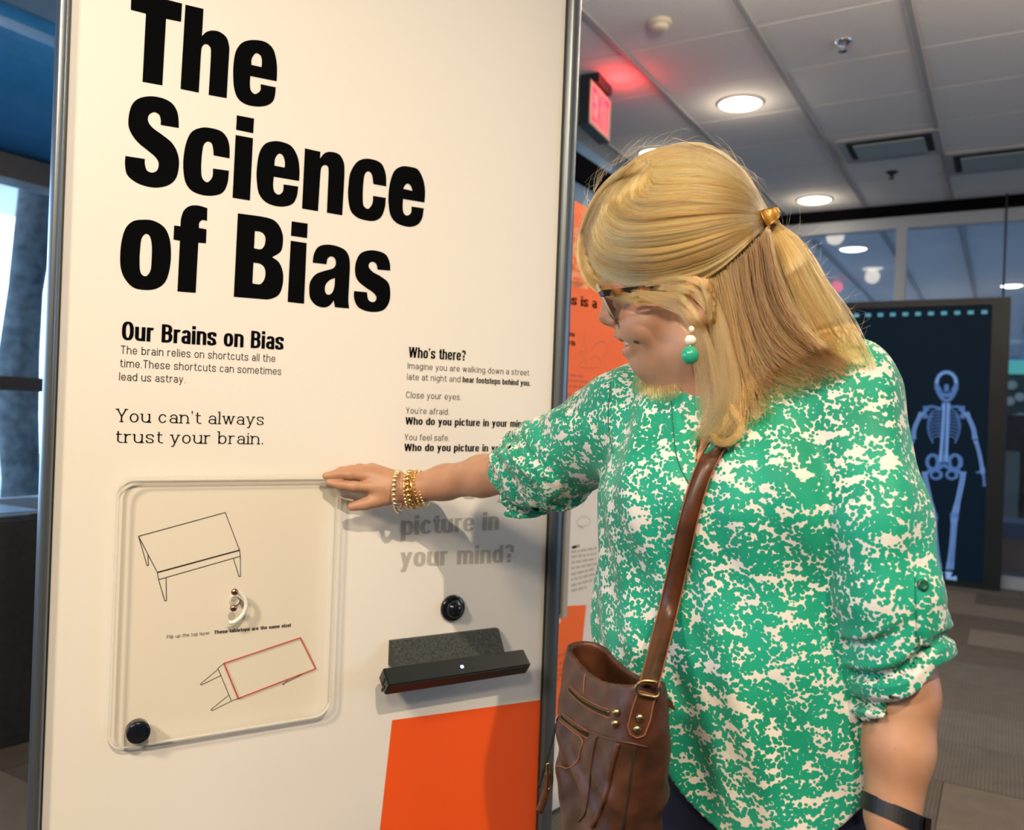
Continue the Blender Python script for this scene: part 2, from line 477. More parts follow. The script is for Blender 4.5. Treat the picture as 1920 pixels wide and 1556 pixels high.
# left wall, its black header and the corner with the glazed back wall
PL_, QB = -2.81, 8.42
PW0 = -4.27
struct(gbox(MB(), PL_ - .12, PL_, 5.2, QB + .12, 0, CEIL).build('wall_left', M_wall))
struct(gbox(MB(), PL_ - .005, PL_ + .05, 5.2, QB, CEIL - .30, CEIL - .11).build('trim_1', M_header))
struct(gbox(MB(), -6.4, PL_ - .12, 5.2, 5.32, 0, CEIL).build('wall_return', M_wall))
struct(gbox(MB(), PL_ + .05, 9, QB - .06, QB + .02, CEIL - .10, CEIL - .005).build('trim_2', M_header))
# glazed partition
glass = clear_mat('partition_glass', (.82, .88, .93), 1, 1.5)
w2 = struct(gbox(MB(), PL_, 9, QB + .045, QB + .055, .1, CEIL - .22).build('window_2', glass))
hd = gbox(MB(), PL_, 9, QB, QB + .10, CEIL - .21, CEIL - .10).build('window_header', M_white_frame, w2)
xm = P(1690, 480, 7.9); pm = gq(xm)[0]
sm, zm = 0, 0
def on_back(px, py, q):
    d = ray(px, py); t = q / float(np.dot(d, g1)); return np.array([0, 0, CAM_Z]) + d * t
pm = gq(on_back(1689, 480, QB))[0]
for dp in (-2.4, 0, 2.4):
    gbox(MB(), pm + dp - .045, pm + dp + .045, QB, QB + .10, 0, CEIL - .21).build('mullion', M_white_frame, w2)
gbox(MB(), PL_, 9, QB, QB + .10, 0, .1).build('window_rail', M_white_frame, w2)
struct(gbox(MB(), -9, 9, 26.6, 26.7, 0, CEIL).build('wall_back', M_wall))
struct(gbox(MB(), 8.9, 9, -5, 4.5, 0, CEIL).build('wall_right', M_wall))
w3 = struct(gbox(MB(), 8.94, 8.95, 4.5, 27, .4, CEIL - .2).build('window_3', clear_mat('far_window_glass', (.9, .95, 1), 1, 1.45)))
for q in np.arange(4.5, 27, 2.5): gbox(MB(), 8.9, 9, q, q + .08, .4, CEIL - .2).build('mullion', M_black, w3)
gbox(MB(), 8.88, 9, 4.5, 27, 0, .4).build('window_sill', M_white_frame, w3)
M_wall_warm = noisy('cream_wall', (.55, .52, .47), .85, 40, .05, .1)
struct(gbox(MB(), PW0 - .15, 9, -5.1, -5, 0, CEIL).build('wall_rear', M_wall_warm))

# ---- window side, seen past the left post
PW = -4.27
M_blue_paint = noisy('blue_satin_paint', (.035, .27, .62), .28, 12, .08)
wl = MB()
gbox(wl, PW - .15, PW, -3, 6.4, 0, .80); gbox(wl, PW - .15, PW, -3, 6.4, 2.50, CEIL)
struct(wl.build('wall_window_side', M_wall))
w1 = struct(gbox(MB(), PW - .08, PW - .07, -3, 6.4, .8, 2.50).build('window_1', clear_mat('window_glass', (.90, .96, 1.0), 1, 1.45)))
gbox(MB(), PW - .12, PW + .05, -3, 6.4, 2.405, 2.525).build('window_header', M_black, w1)
gbox(MB(), PW - .12, PW + .03, -3, 6.4, 1.37, 1.44).build('window_bar', M_black, w1)
gbox(MB(), PW - .15, PW + .16, -3, 6.4, .76, .82).build('window_sill', mat('pale_sill', (.62, .70, .74), .35), w1)
for q in (-2.0, .4, 3.9):
    gbox(MB(), PW - .12, PW + .02, q, q + .07, .82, 2.42).build('mullion', M_black, w1)
# curved blue soffit above the window
arc_ = crom([(PW - .01, 3.02), (PW + .45, 3.01), (PW + .62, 2.985), (PW + .70, 2.92), (PW + .69, 2.82), (PW + .58, 2.68), (PW + .38, 2.58), (PW + .15, 2.54), (PW - .01, 2.53)], 5)
prof = [tuple(q) for q in arc_]
b = MB(); n = len(prof)
b.add([G(p, -3, z) for p, z in prof] + [G(p, 6.3, z) for p, z in prof],
      [tuple(range(n))] + [tuple(range(n, 2 * n))[::-1]] + [(i, n + i, n + (i + 1) % n, (i + 1) % n) for i in range(n)])
struct(b.build('trim_3', M_blue_paint))
# daylight outside the window: pale ground and tree trunks
M_outdoor = noisy('pale_winter_ground', (.55, .60, .60), .9, 3, .3)
struct(gbox(MB(), PW - 12, PW - .2, -6, 9, -.1, .3).build('ground_outside', M_outdoor))
M_bark = noisy('grey_bark', (.10, .115, .115), .95, 14, .45, .6, bdist=.02)
def trunk(px, Y, r, label):
    base = P(px, 900, Y); base[2] = .3
    root = thing('tree', base, label, 'tree', None)
    pts = [base + np.array([.05 * math.sin(k * .9 + px), 0, .45 * k]) for k in range(9)]
    MB().tube(pts, [r * (1.25 if k == 0 else 1.05 - .03 * k) * (1 + .08 * math.sin(k * 2.2 + px)) for k in range(9)], 14).build('trunk', M_bark, root, True)
    for k, (h, a) in enumerate(((5, .7), (6, 2.6), (7, 4.4))):
        p = pts[h]; d = np.array([math.cos(a), math.sin(a), .9])
        MB().tube([p, p + d * .5, p + d * 1.0 + np.array([0, 0, .3])], [r * .5, r * .32, r * .12], 8).build('branch', M_bark, root, True)
trunk(40, 6.0, .13, 'thick grey tree trunk outside the window')
trunk(160, 7.6, .10, 'slimmer tree trunk outside the window behind the panel post')
# ---- black draped table by the window
tb = floor_pt(30, 1392)
M_cloth_black = noisy('black_table_cloth', (.012, .014, .016), .8, 40, .3)
tp, tq = gq(tb)
root = thing('draped_table', G(tp - .3, tq, 0), 'table under a floor-length black cloth by the window', 'table')
b = MB(); N = 64; th = .86
def ringpt(k, r, z):
    u = k / N * 2 * math.pi; c, s = math.cos(u), math.sin(u)
    sx = .38 * math.copysign(abs(c) ** .35, c); sy = .85 * math.copysign(abs(s) ** .35, s)
    w = 1 + (r - 1) * (1 + .9 * math.sin(u * 11 + .6) + .5 * math.sin(u * 23))
    return G(tp - .40 + sx * w, tq + .05 + sy * w, z)
rows = [(1.0, th), (1.03, th - .02), (1.045, th - .3), (1.07, .35), (1.10, .004)]
v = [ringpt(k, r, z) for r, z in rows for k in range(N)]
f = [(i * N + k, (i + 1) * N + k, (i + 1) * N + (k + 1) % N, i * N + (k + 1) % N) for i in range(len(rows) - 1) for k in range(N)] + [tuple(range(N))]
b.add(v, f).build('cloth', M_cloth_black, root, True)
bx = thing('leaflet_stack', G(tp - .25, tq - .08, th + .001), 'small stack of blue and white leaflets on the black table', 'leaflets')
for k, (c, dq) in enumerate((((.06, .22, .42), -.02), ((.5, .6, .66), .05), ((.04, .16, .34), .02))):
    gbox(MB(), tp - .36 - .03 * k, tp - .14, tq - .3 + dq, tq + .12 + dq, th + .001 + .006 * k, th + .006 + .006 * k).build('leaflet', mat('leaflet_%d' % k, c, .4), bx)

# ---- ceiling fittings
M_lamp = mat('downlight_diffuser', (1, 1, 1), .5, emit=(1, .86, .62), estr=9)
M_lampc = mat('downlight_diffuser_far', (1, 1, 1), .5, emit=(1, .90, .74), estr=5)
M_trim = mat('downlight_trim', (.72, .70, .66), .4)
def downlight(px, py, r, label, m=M_lamp, power=60, far=False, grp=None):
    c = floor_pt(px, py, CEIL)
    root = thing('downlight', c, label, 'downlight', grp)
    MB().lathe(c, (0, 0, -1), [(r * 1.02, -.004), (r * 1.08, .0), (r * 1.08, .008), (r * .98, .012), (r * .96, .004)], 28).build('trim_ring', M_trim, root, True)
    MB().lathe(c, (0, 0, -1), [(r * .97, -.002), (r * .95, .010), (r * .7, .022), (r * .3, .028), (.001, .029)], 28).build('diffuser', m, root, True)
    if power:
        l = bpy.data.lights.new('downlight_lamp', 'SPOT'); l.energy = power; l.color = (1, .82, .60); l.spot_size = math.radians(130); l.spot_blend = .7; l.shadow_soft_size = r * .8
        o = bpy.data.objects.new('downlight_lamp', l); COL.objects.link(o); o.parent = root; o.location = (0, 0, -.05)
        l = bpy.data.lights.new('downlight_spill', 'POINT'); l.energy = power * .10; l.color = (1, .82, .60); l.shadow_soft_size = .09
        o = bpy.data.objects.new('downlight_spill', l); COL.objects.link(o); o.parent = root; o.location = (0, 0, -.11)
    return root
downlight(1388, 193, .135, 'large round downlight in the ceiling near the exit sign', power=34)
downlight(1527, 374, .145, 'round downlight next to the black header of the glazed partition', M_lampc, power=34)
downlight(1228, 286, .12, 'round downlight on the ceiling above the blonde head', power=10)
for px, py, r in ((1600, 466, .15), (1897, 535, .14), (1900, 673, .18)):
    downlight(px, py, r, {1600: 'dim round ceiling light seen through the partition glass left of the mullion', 1897: 'bright round ceiling light behind the partition above the x-ray cabinet corner', 1900: 'distant round ceiling light just above the teal sign'}[px], M_lampc if px == 1600 else M_lamp, 0)
# fill bulbs on cords, added out of view to brighten the ceiling
M_bulb = mat('fill_bulb', (1, 1, 1), .4, emit=(1, .84, .6), estr=6)
for k, (x, y) in enumerate(((.75, 3.05), (2.2, 2.75), (3.7, 2.9))):
    c = np.array([x, y, 3.04]); root = thing('fill_lamp', c, ['added fill bulb over the orange graphic panel', 'added fill bulb in the middle of the row of three', 'added fill bulb at the far right of the row of three'][k], 'added fill lamp', None)
    MB().lathe(c, UP, [(.001, -.055), (.035, -.045), (.055, 0), (.040, .045), (.018, .075)], 20).build('bulb', M_bulb, root, True)
    MB().tube([c + UP * .075, np.array([x, y, CEIL])], .006, 8).build('cord', M_black, root)
    l = bpy.data.lights.new('fill_light', 'POINT'); l.energy = 112; l.color = (1, .80, .56); l.shadow_soft_size = .07
    o = bpy.data.objects.new('fill_light', l); COL.objects.link(o); o.parent = root
# light on the ceiling over the viewer
for (x, y) in ((-1.6, -1.6), (2.4, -.6), (3.2, 2.6), (2.2, 5.2)):
    l = bpy.data.lights.new('room_downlight', 'SPOT'); l.energy = 55; l.color = (1, .83, .62); l.spot_size = math.radians(140); l.spot_blend = .8; l.shadow_soft_size = .12
    o = bpy.data.objects.new('room_downlight', l); COL.objects.link(o); o.location = (x, y, CEIL - .06)

# smoke detector
c = floor_pt(1237, 40, CEIL); M_cream = mat('cream_plastic', (.60, .54, .44), .45)
root = thing('smoke_detector', c, 'cream smoke detector on the ceiling tile', 'smoke detector')
MB().lathe(c, (0, 0, -1), [(.062, 0), (.064, .012), (.058, .020)], 24).build('base', M_cream, root, True)
MB().lathe(c, (0, 0, -1), [(.046, .018), (.047, .034), (.034, .046), (.012, .048)], 24).build('dome', M_cream, root, True)
# sprinkler heads
M_chrome = mat('chrome', (.75, .76, .78), .12, 1.0)
def sprinkler(px, py, label, m, k=1.0):
    c = floor_pt(px, py, CEIL); root = thing('sprinkler', c, label, 'sprinkler')
    MB().lathe(c, (0, 0, -1), [(.052 * k, 0), (.053 * k, .006), (.03 * k, .02)], 24).build('cup', m, root, True)
    MB().lathe(c, (0, 0, -1), [(.012 * k, .018), (.012 * k, .035), (.008 * k, .045)], 12).build('nozzle', m, root, True)
    for s in (-1, 1):
        MB().tube([c + UP * -.03 * k + g2 * s * .012 * k, c + UP * -.045 * k + g2 * s * .02 * k, c + UP * -.066 * k + g2 * s * .004], .003 * k, 6).build('frame_arm', m, root)
    MB().lathe(c, (0, 0, -1), [(.026 * k, .066 * k), (.026 * k, .069 * k)], 16).build('deflector', m, root)
sprinkler(1581, 76, 'shiny chrome sprinkler head on the ceiling', M_chrome, .85)
sprinkler(1672, 322, 'dark sprinkler head below the square air diffuser', M_black, .85)
# air diffusers
M_vent = mat('diffuser_panel', (.34, .40, .42), .5)
def diffuser(pxs, label):
    cs = [floor_pt(x, y, CEIL) for x, y in pxs]
    pq = [gq(q) for q in cs]; p0, p1 = min(a for a, _ in pq), max(a for a, _ in pq); q0, q1 = min(a for _, a in pq), max(a for _, a in pq)
    root = thing('air_diffuser', G((p0 + p1) / 2, (q0 + q1) / 2, CEIL), label, 'air vent')
    for a in ((p0, p1, q0, q0 + .05), (p0, p1, q1 - .05, q1), (p0, p0 + .05, q0 + .05, q1 - .05), (p1 - .05, p1, q0 + .05, q1 - .05)):
        gbox(MB(), *a, CEIL - .018, CEIL + .004).build('frame_side', M_tee, root)
    gbox(MB(), p0 + .05, p1 - .05, q0 + .05, q1 - .05, CEIL - .008, CEIL).build('slot', M_black, root)
    gbox(MB(), p0 + .10, p1 - .10, q0 + .10, q1 - .10, CEIL - .03, CEIL - .022).build('face_plate', M_vent, root)
diffuser([(1575, 265), (1750, 240), (1770, 280), (1590, 303)], 'square air diffuser with a flat plate, left of the main ceiling tee')
diffuser([(1790, 290), (1990, 262), (1780, 326), (2000, 300)], 'square air diffuser right of the main ceiling tee')

# exit sign hanging from the ceiling
M_sign_black = mat('sign_housing', (.012, .016, .022), .45)
M_sign_face = mat('sign_face', (.50, .45, .40), .5)
M_sign_red = mat('sign_red_glow', (.8, .02, .04), .4, emit=(1, .02, .06), estr=2.6)
cs = floor_pt(1118, 152, CEIL)
es = Plane((cs[0], cs[1]), 25)
dist = cs[1]; k_ = dist / FPX
root = thing('exit_sign', cs, 'black ceiling-mounted sign with red glowing EXIT letters', 'exit sign')
hw, hh, ht = .30, .26, .035
def esb(s0, s1, z0, z1, o0, o1):
    return MB().box(es.pt((s0 + s1) / 2, (z0 + z1) / 2, (o0 + o1) / 2), es.e * (s1 - s0) / 2, es.n * (o1 - o0) / 2, UP * (z1 - z0) / 2)
zt = CEIL - .055
esb(-.12, .12, zt + .0, CEIL, -.06, .06).build('ceiling_plate', M_sign_black, root)
esb(-.19, .19, zt - .27, zt, -.035, .030).build('housing', M_sign_black, root)
esb(-.185, .185, zt - .262, zt - .008, .030, .036).build('face', M_sign_face, root)
pen = Pen(.17, .15, .56, track=.12); polys, w = pen.line('EXIT')
for nm, grp_ in (('letters', polys),):
    b = MB()
    for q in grp_:
        b.add([es.pt(-.15 + x / w * .30, zt - .235 + y * .20, .0375) for x, y in q], [tuple(range(len(q)))])
    b.build(nm, M_sign_red, root)
l = bpy.data.lights.new('exit_glow', 'POINT'); l.energy = 3.0; l.color = (1, .05, .05); l.shadow_soft_size = .08
o = bpy.data.objects.new('exit_glow', l); COL.objects.link(o); o.parent = root; o.location = tuple(es.pt(0, zt - .06, .14) - cs)

# ---- x-ray display cabinet against the glazed wall
QX = 8.26
M_xframe = mat('display_frame_black', (.010, .016, .020), .35)
M_xscreen = mat('display_screen', (.003, .007, .012), .4, emit=(.003, .012, .025), estr=.6, Specular_IOR_Level=.08)
M_xled = mat('display_led', (.1, .3, .4), .4, emit=(.10, .42, .55), estr=.55)
M_xbone = mat('xray_bone', (.05, .1, .2), .5, emit=(.07, .19, .52), estr=.55)
M_xbone2 = mat('xray_bone_bright', (.05, .1, .2), .5, emit=(.30, .52, .95), estr=.6)
def xp(px, py): a = on_back(px, py, QX); return gq(a)[0], a[2]
pr, zb = xp(1876, 1106); _, zt = xp(1895, 557); pl = xp(1560, 700)[0]
zb = 0.0
root = thing('xray_display', G((pl + pr) / 2, QX, 0), 'tall black display cabinet showing a glowing blue x-ray skeleton', 'display')
fr = .10
gbox(MB(), pl, pr, QX + .03, QX + .14, zb, zt).build('cabinet', M_xframe, root)
for a in ((pl, pr, zt - fr * .6, zt), (pl, pr, zb, zb + .05), (pl, pl + fr, zb + .05, zt - fr * .6), (pr - fr * 1.35, pr, zb + .05, zt - fr * .6)):
    gbox(MB(), a[0], a[1], QX - .02, QX + .03, a[2], a[3]).build('frame_side', M_xframe, root)
gbox(MB(), pl + fr, pr - fr * 1.35, QX + .012, QX + .03, zb + .05, zt - fr * .6).build('screen', M_xscreen, root)
nled = 13
for k in range(nled):
    p = pr - fr * 1.35 - .06 - k * .103
    if p < pl + fr + .03: break
    gbox(MB(), p - .022, p + .022, QX + .004, QX + .012, zt - .135, zt - .105).build('led', M_xled, root)
for s in (-.28, .28):
    gbox(MB(), (pl + pr) / 2 + s * 4 - .1, (pl + pr) / 2 + s * 4 + .1, QX - .16, QX + .16, 0, .03).build('foot', M_xframe, root)
# the skeletons on the screen, drawn at the scale of the 1560..1920 study (2.289 px per px)
def zx(x, y): return 1560 + x / 2.289, 500 + y / 2.289
def bones(shift, name, dy=0):
    b1, b2 = MB(), MB()
    def seg(b, pts, w, fill=True, n=6, d=0.0):
        q = np.array([xp(*zx(x + shift, y + dy)) for x, y in pts]); q = crom(q, n) if len(q) > 2 else q
        w = w / 2.289 * 4.65e-3 / 2 * 1.0
        L, R = [], []
        m = len(q)
        ws = [w * (1.0 if 0.12 < i / (m - 1) < .88 else 1.35) for i in range(m)]
        for i in range(m):
            t = q[min(i + 1, m - 1)] - q[max(i - 1, 0)]; t = t / (np.linalg.norm(t) + 1e-9); nn = np.array([-t[1], t[0]])
            L.append(q[i] + nn * ws[i]); R.append(q[i] - nn * ws[i])
        b.add([G(a, QX + .010 - d, z) for a, z in R + L], [(i, i + 1, m + i + 1, m + i) for i in range(m - 1)])
    def bone(pts, w):
        seg(b1, pts, w); 
        for s in (-1, 1):
            seg(b2, [(x + s * w * .42, y) for x, y in pts], w * .14, d=.002)
    ring = lambda cx, cy, rx, ry, a0=0, a1=360, k=16: [(cx + rx * math.cos(math.radians(a0 + (a1 - a0) * i / k)), cy + ry * math.sin(math.radians(a0 + (a1 - a0) * i / k))) for i in range(k + 1)]
    seg(b1, ring(491, 500, 42, 48, 130, 410), 16); seg(b2, ring(491, 500, 42, 47, 180, 360), 5, d=.002)
    seg(b1, [(455, 530), (468, 560), (491, 575), (514, 560), (527, 530)], 14); seg(b1, [(470, 545), (491, 552), (512, 545)], 16); seg(b1, [(491, 505), (491, 535)], 12)
    seg(b1, [(482, 585), (476, 700), (466, 840)], 15); seg(b1, [(498, 585), (494, 700), (488, 840)], 15)
    seg(b2, [(480, 585), (474, 700), (464, 835)], 4, d=.002); seg(b2, [(500, 585), (496, 700), (490, 835)], 4, d=.002)
    for s in (-1, 1):
        cx = 480
        seg(b1, [(cx + s * 12, 610), (cx + s * 50, 600), (cx + s * 90, 605)], 9)
        seg(b1, [(cx + s * 68, 605), (cx + s * 84, 625), (cx + s * 76, 650)], 16)
        for k in range(9):
            y = 615 + k * 14; rx = 44 + 26 * math.sin(math.pi * (k + 2) / 11)
            seg(b1, [(cx + s * 14, y), (cx + s * rx * .7, y + 2), (cx + s * rx, y + 16), (cx + s * (rx - 4), y + 30)], 4.0)
        bone([(cx + s * 95, 625), (cx + s * 125, 690), (cx + s * 134 if s > 0 else cx - 132, 740)], 16)
        bone([(cx + s * 136, 745), (cx + s * 152, 800), (cx + s * 168, 885)], 13)
        seg(b1, [(cx + s * 168, 885), (cx + s * 172, 915), (cx + s * 174, 942)], 9); seg(b1, [(cx + s * 166, 890), (cx + s * 150, 880), (cx + s * 140, 886)], 6)
        seg(b1, ring(cx + s * 48, 838, 24, 30, 0, 360), 13); seg(b1, ring(cx + s * 34, 893, 22, 17), 10)
        seg(b1, [(cx, 850), (cx + s * 30, 870), (cx + s * 70, 880)], 12)
        bone([(cx + s * 82, 880), (cx + s * 78, 920), (cx + s * 48, 1060)], 19)
        bone([(cx + s * 40, 1075), (cx + s * 33, 1180), (cx + s * 18, 1300)], 13); bone([(cx + s * 54, 1080), (cx + s * 46, 1180), (cx + s * 36, 1300)], 7)
        seg(b1, [(cx + s * 28, 1070), (cx + s * 62, 1072)], 20)
        seg(b2, [(cx + s * 20, 1310), (cx + s * 22, 1340), (cx + s * 55, 1342)], 20, d=.001)
    o = b1.build(name, M_xbone, root); b2.build(name + '_edges', M_xbone2, o)
bones(0, 'skeleton_image'); bones(-345, 'skeleton_image', -60)
# suspension cable above the cabinet
c0 = on_back(1881, 556, QX + .08); c1 = c0.copy(); c1[2] = CEIL
tag(MB().tube([c0, c1], .009, 8).build('suspension_cable', M_black, None, origin=c0), 'thin black cable between the cabinet top and the ceiling', 'cable')

# ---- things beyond the partition at the right edge
def far(px, py, q): return on_back(px, py, q)
qf = 11.5
a0, a1 = far(1880, 690, qf), far(1990, 930, qf)
root = thing('display_shelf', G(gq(a0)[0] + .5, qf, 0), 'dark shelf unit with round white plates beyond the partition', 'shelf unit')
p0, p1 = gq(a0)[0] - .3, gq(a1)[0]; zlo, zhi = far(1900, 845, qf)[2], far(1900, 700, qf)[2]
gbox(MB(), p0, p1, qf + .1, qf + .4, 0, zhi).build('cabinet', mat('shelf_back', (.06, .075, .07), .6), root)
gbox(MB(), p0, p1, qf, qf + .1, zlo, zlo + .42).build('counter_front', M_black, root)
M_plate = mat('white_plate', (.62, .62, .58), .4)
for px, py in ((1898, 722), (1894, 752), (1913, 745), (1914, 782), (1916, 800), (1902, 785)):
    c = far(px, py, qf + .09); MB().lathe(c, -g1, [(.055, 0), (.05, .02), (.02, .015)], 16).build('plate', M_plate, root, True)
for k in range(5):
    p = p0 + .35 + k * .22
    gbox(MB(), p, p + .16, qf + .04, qf + .1, .35, zlo).build('door', mat('shelf_door', (.16, .18, .17), .5), root)
pS = far(1905, 690, 11.4)
tag(gbox(MB(), gq(pS)[0] - .16, gq(pS)[0] + 1.2, 11.38, 11.42, pS[2] - .07, pS[2] + .09).build('teal_sign', mat('teal_lit_sign', (.1, .5, .45), .4, emit=(.12, .5, .45), estr=.6), None), 'teal lit sign board above the dark shelf unit', 'sign')
pB = floor_pt(1905, 1075); pq = gq(pB)
QQ = 9.6
pz = on_back(1905, 985, QQ)
b0 = gq(pz)[0]
root = thing('bench', G(b0 + .5, QQ, 0), 'low blue bench with a pink side beyond the cabinet', 'bench')
gbox(MB(), b0 - .5, b0 + 1.6, QQ, QQ + .6, on_back(1905, 1010, QQ)[2], pz[2] + .02).build('seat', mat('bench_blue', (.06, .13, .24), .5), root)
gbox(MB(), b0 - .5, b0 + 1.6, QQ + .03, QQ + .55, .0, on_back(1905, 1010, QQ)[2]).build('base', mat('bench_pink', (.30, .20, .17), .6), root)
# ================================================================== MAIN EXHIBIT PANEL
o_ = P(103, 778, 1.33)
XP = Plane((o_[0], o_[1]), 58.2)
S_R = XP.sz(1037, 700)[0]
PANEL_H = 2.42
M_board = mat('cream_board', (.80, .77, .70), .42)
t = NT(M_board); nz = t.n('ShaderNodeTexNoise'); nz.inputs['Scale'].default_value = 500; t.l(t.coord(), nz.inputs['Vector']); t.bump(nz.outputs[0], .03, .0005)
M_ink = mat('black_ink', (.0035, .004, .0045), .7, Specular_IOR_Level=.0)
M_ink_thin = mat('dark_grey_ink', (.032, .028, .023), .5, Specular_IOR_Level=.03)
M_ink_grey = mat('pale_grey_ink', (.46, .435, .385), .5, Specular_IOR_Level=.03)
M_orange = mat('orange_print', (.90, .10, .010), .42)
M_post = mat('anodised_post', (.16, .185, .20), .34, .75)
M_post_dark = mat('post_gasket', (.03, .035, .036), .5)
panel = thing('exhibit_panel', XP.pt(S_R / 2, 0), 'tall cream exhibit panel headed The Science of Bias', 'exhibit panel')
def xbox(s0, s1, z0, z1, o0, o1, b=None):
    return (b or MB()).box(XP.pt((s0 + s1) / 2, (z0 + z1) / 2, (o0 + o1) / 2), XP.e * (s1 - s0) / 2, XP.n * (o1 - o0) / 2, UP * (z1 - z0) / 2)
xbox(-.002, S_R + .002, .02, PANEL_H, -.022, 0).build('board', M_board, panel)
def post(sc, sgn, hw):
    prof = []
    for k in range(13):
        a = math.pi * k / 12
        prof.append((sc + hw * math.cos(a), .006 + .010 * math.sin(a)))
    prof += [(sc - hw, -.034), (sc + hw, -.034)]
    n = len(prof)
    b = MB(); b.add([XP.pt(s, 0, o) for s, o in prof] + [XP.pt(s, PANEL_H + .01, o) for s, o in prof],
                    [tuple(range(n)), tuple(range(n, 2 * n))[::-1]] + [(i, n + i, n + (i + 1) % n, (i + 1) % n) for i in range(n)])
    o = b.build('post', M_post, panel, False)
    xbox(sc - sgn * (hw + .0015) - .0015, sc - sgn * (hw + .0015) + .0015, .01, PANEL_H, .0002, .003).build('gasket', M_post_dark, panel)
    MB().box(XP.pt(sc, .012, -.13), XP.e * .05, XP.n * .12, UP * .012).build('foot', M_post, panel)
post(-.009, -1, .0085); post(S_R + .0175, 1, .017)

# printed lettering
HEADING = """
T 121,-45* 367,17* 362,106* 289,91* 271,415* 174,397* 191,66* 117,47*
h 383,22* 471,43* 464,175* 485,155 515,148 550,155 583,182 596,225 596,260 590,360 584,477* 496,461* 502,355 507,250 500,225 484,214 468,222 460,250 454,350 448,450* 359,432*
e 827,395* 829,345 825,290 808,235 770,203 710,194 660,207 630,245 618,300 615,360 620,430 640,480 680,508 740,518 790,508 815,480 823,424* 749,409* 747,440 722,457 702,440 697,410 699,369* | 704,315* 706,285 725,259 748,270 755,295 753,326*
S 351,622* 349,570 338,530 312,497 265,475 205,468 150,482 118,520 105,590 115,640 150,690 200,732 238,765 253,795 245,828 220,839 196,828 186,800 186,773* 91,758* 89,800 100,850 140,885 190,905 245,912 300,900 338,865 352,800 345,745 318,695 270,655 225,622 202,590 205,560 230,545 255,558 263,585 262,607*
c 598,770* 598,720 588,675 560,640 515,624 465,620 415,640 388,690 374,760 373,830 385,890 415,928 465,948 520,951 565,935 588,890 595,830* 517,819* 514,860 490,886 465,865 460,820 463,760 472,705 492,688 512,700 519,735 520,755*
i 633,560* 717,576* 713,648* 629,630*
i 627,656* 712,672* 697,975* 612,961*
e 936,880* 938,820 928,760 900,712 860,692 815,686 770,700 742,745 730,820 730,880 740,940 770,980 815,1000 865,1004 905,990 925,955 932,907* 860,896* 857,930 838,946 818,935 810,905 813,859* | 816,805* 820,770 838,747 858,758 867,790 865,815*
n 964,721* 1040,738* 1038,770* 1060,745 1090,738 1130,750 1152,785 1157,835 1152,940 1146,1047* 1071,1034* 1075,935 1079,835 1074,808 1058,803 1045,815 1040,845 1034,935 1028,1027* 950,1014*
c 1360,906* 1358,850 1340,800 1305,778 1255,772 1215,790 1185,840 1176,900 1174,955 1185,1020 1215,1055 1255,1070 1300,1074 1335,1055 1353,1010 1358,962* 1296,952* 1292,990 1272,1015 1250,1000 1246,960 1248,900 1255,850 1272,833 1290,850 1297,895*
e 1546,985* 1549,930 1540,875 1515,825 1475,811 1435,809 1400,830 1380,880 1371,940 1371,990 1380,1045 1405,1080 1440,1097 1480,1103 1515,1090 1535,1060 1543,1013* 1483,1004* 1480,1035 1462,1048 1446,1038 1440,1010 1442,967* | 1443,918* 1452,900 1465,893 1480,905 1487,928*
o 180,1068 230,1074 280,1105 306,1160 313,1235 306,1310 285,1370 245,1402 190,1410 130,1398 88,1355 68,1300 66,1230 75,1160 95,1105 130,1075 | 190,1137 210,1150 219,1190 219,1250 213,1315 190,1343 165,1325 160,1270 163,1210 170,1160
f 490,1012* 488,1074* 465,1070 450,1085 449,1108* 486,1115* 483,1183* 446,1180* 433,1424* 344,1417* 356,1170* 325,1165* 328,1096* 359,1100* 362,1060 378,1020 410,1000 450,1000
B 638,1037* 780,1058 830,1085 855,1135 857,1185 845,1225 805,1250* 840,1278 858,1330 855,1390 835,1435 790,1455 740,1453 618,1443* | 721,1123* 750,1128 768,1145 772,1170 765,1198 748,1212 717,1207* | 714,1277* 745,1282 766,1300 772,1330 765,1362 745,1382 709,1378*
i 900,1076* 978,1087* 975,1158* 896,1146*
i 895,1170* 973,1182* 960,1477* 880,1468*
a 1002,1277* 1008,1235 1030,1200 1075,1189 1130,1200 1168,1225 1183,1275 1180,1370 1176,1460 1180,1500* 1110,1494* 1104,1462* 1085,1485 1055,1495 1015,1482 990,1450 985,1410 990,1370 1015,1335 1055,1318 1100,1305 1114,1285 1110,1258 1092,1247 1075,1258 1069,1285* | 1110,1352* 1085,1362 1065,1385 1062,1415 1075,1433 1095,1425 1107,1395
s 1379,1316* 1378,1280 1360,1240 1325,1222 1280,1217 1235,1232 1212,1275 1208,1325 1222,1365 1260,1398 1295,1422 1312,1445 1305,1465 1288,1468 1272,1455 1266,1421* 1203,1415* 1203,1450 1220,1490 1255,1510 1300,1517 1345,1508 1372,1475 1380,1425 1370,1375 1335,1345 1295,1322 1275,1298 1280,1278 1298,1274 1313,1288 1317,1311*
"""
from mathutils.geometry import tessellate_polygon
def contour(txt):
    """corner points carry a star; the runs between corners are smooth"""
    pts = [(tuple(float(v) for v in w.rstrip('*').split(',')), w.endswith('*')) for w in txt.split()]
    cs = [i for i, (_, c) in enumerate(pts) if c]
    if not cs: return [tuple(p) for p in crom([p for p, _ in pts], 5, True)]
    pts = pts[cs[0]:] + pts[:cs[0]]; pts.append(pts[0]); out = []; run = [pts[0][0]]
    for p, c in pts[1:]:
        run.append(p)
        if c:
            out += [tuple(q) for q in (crom(run, 5) if len(run) > 2 else np.array(run))[:-1]]; run = [p]
    return out
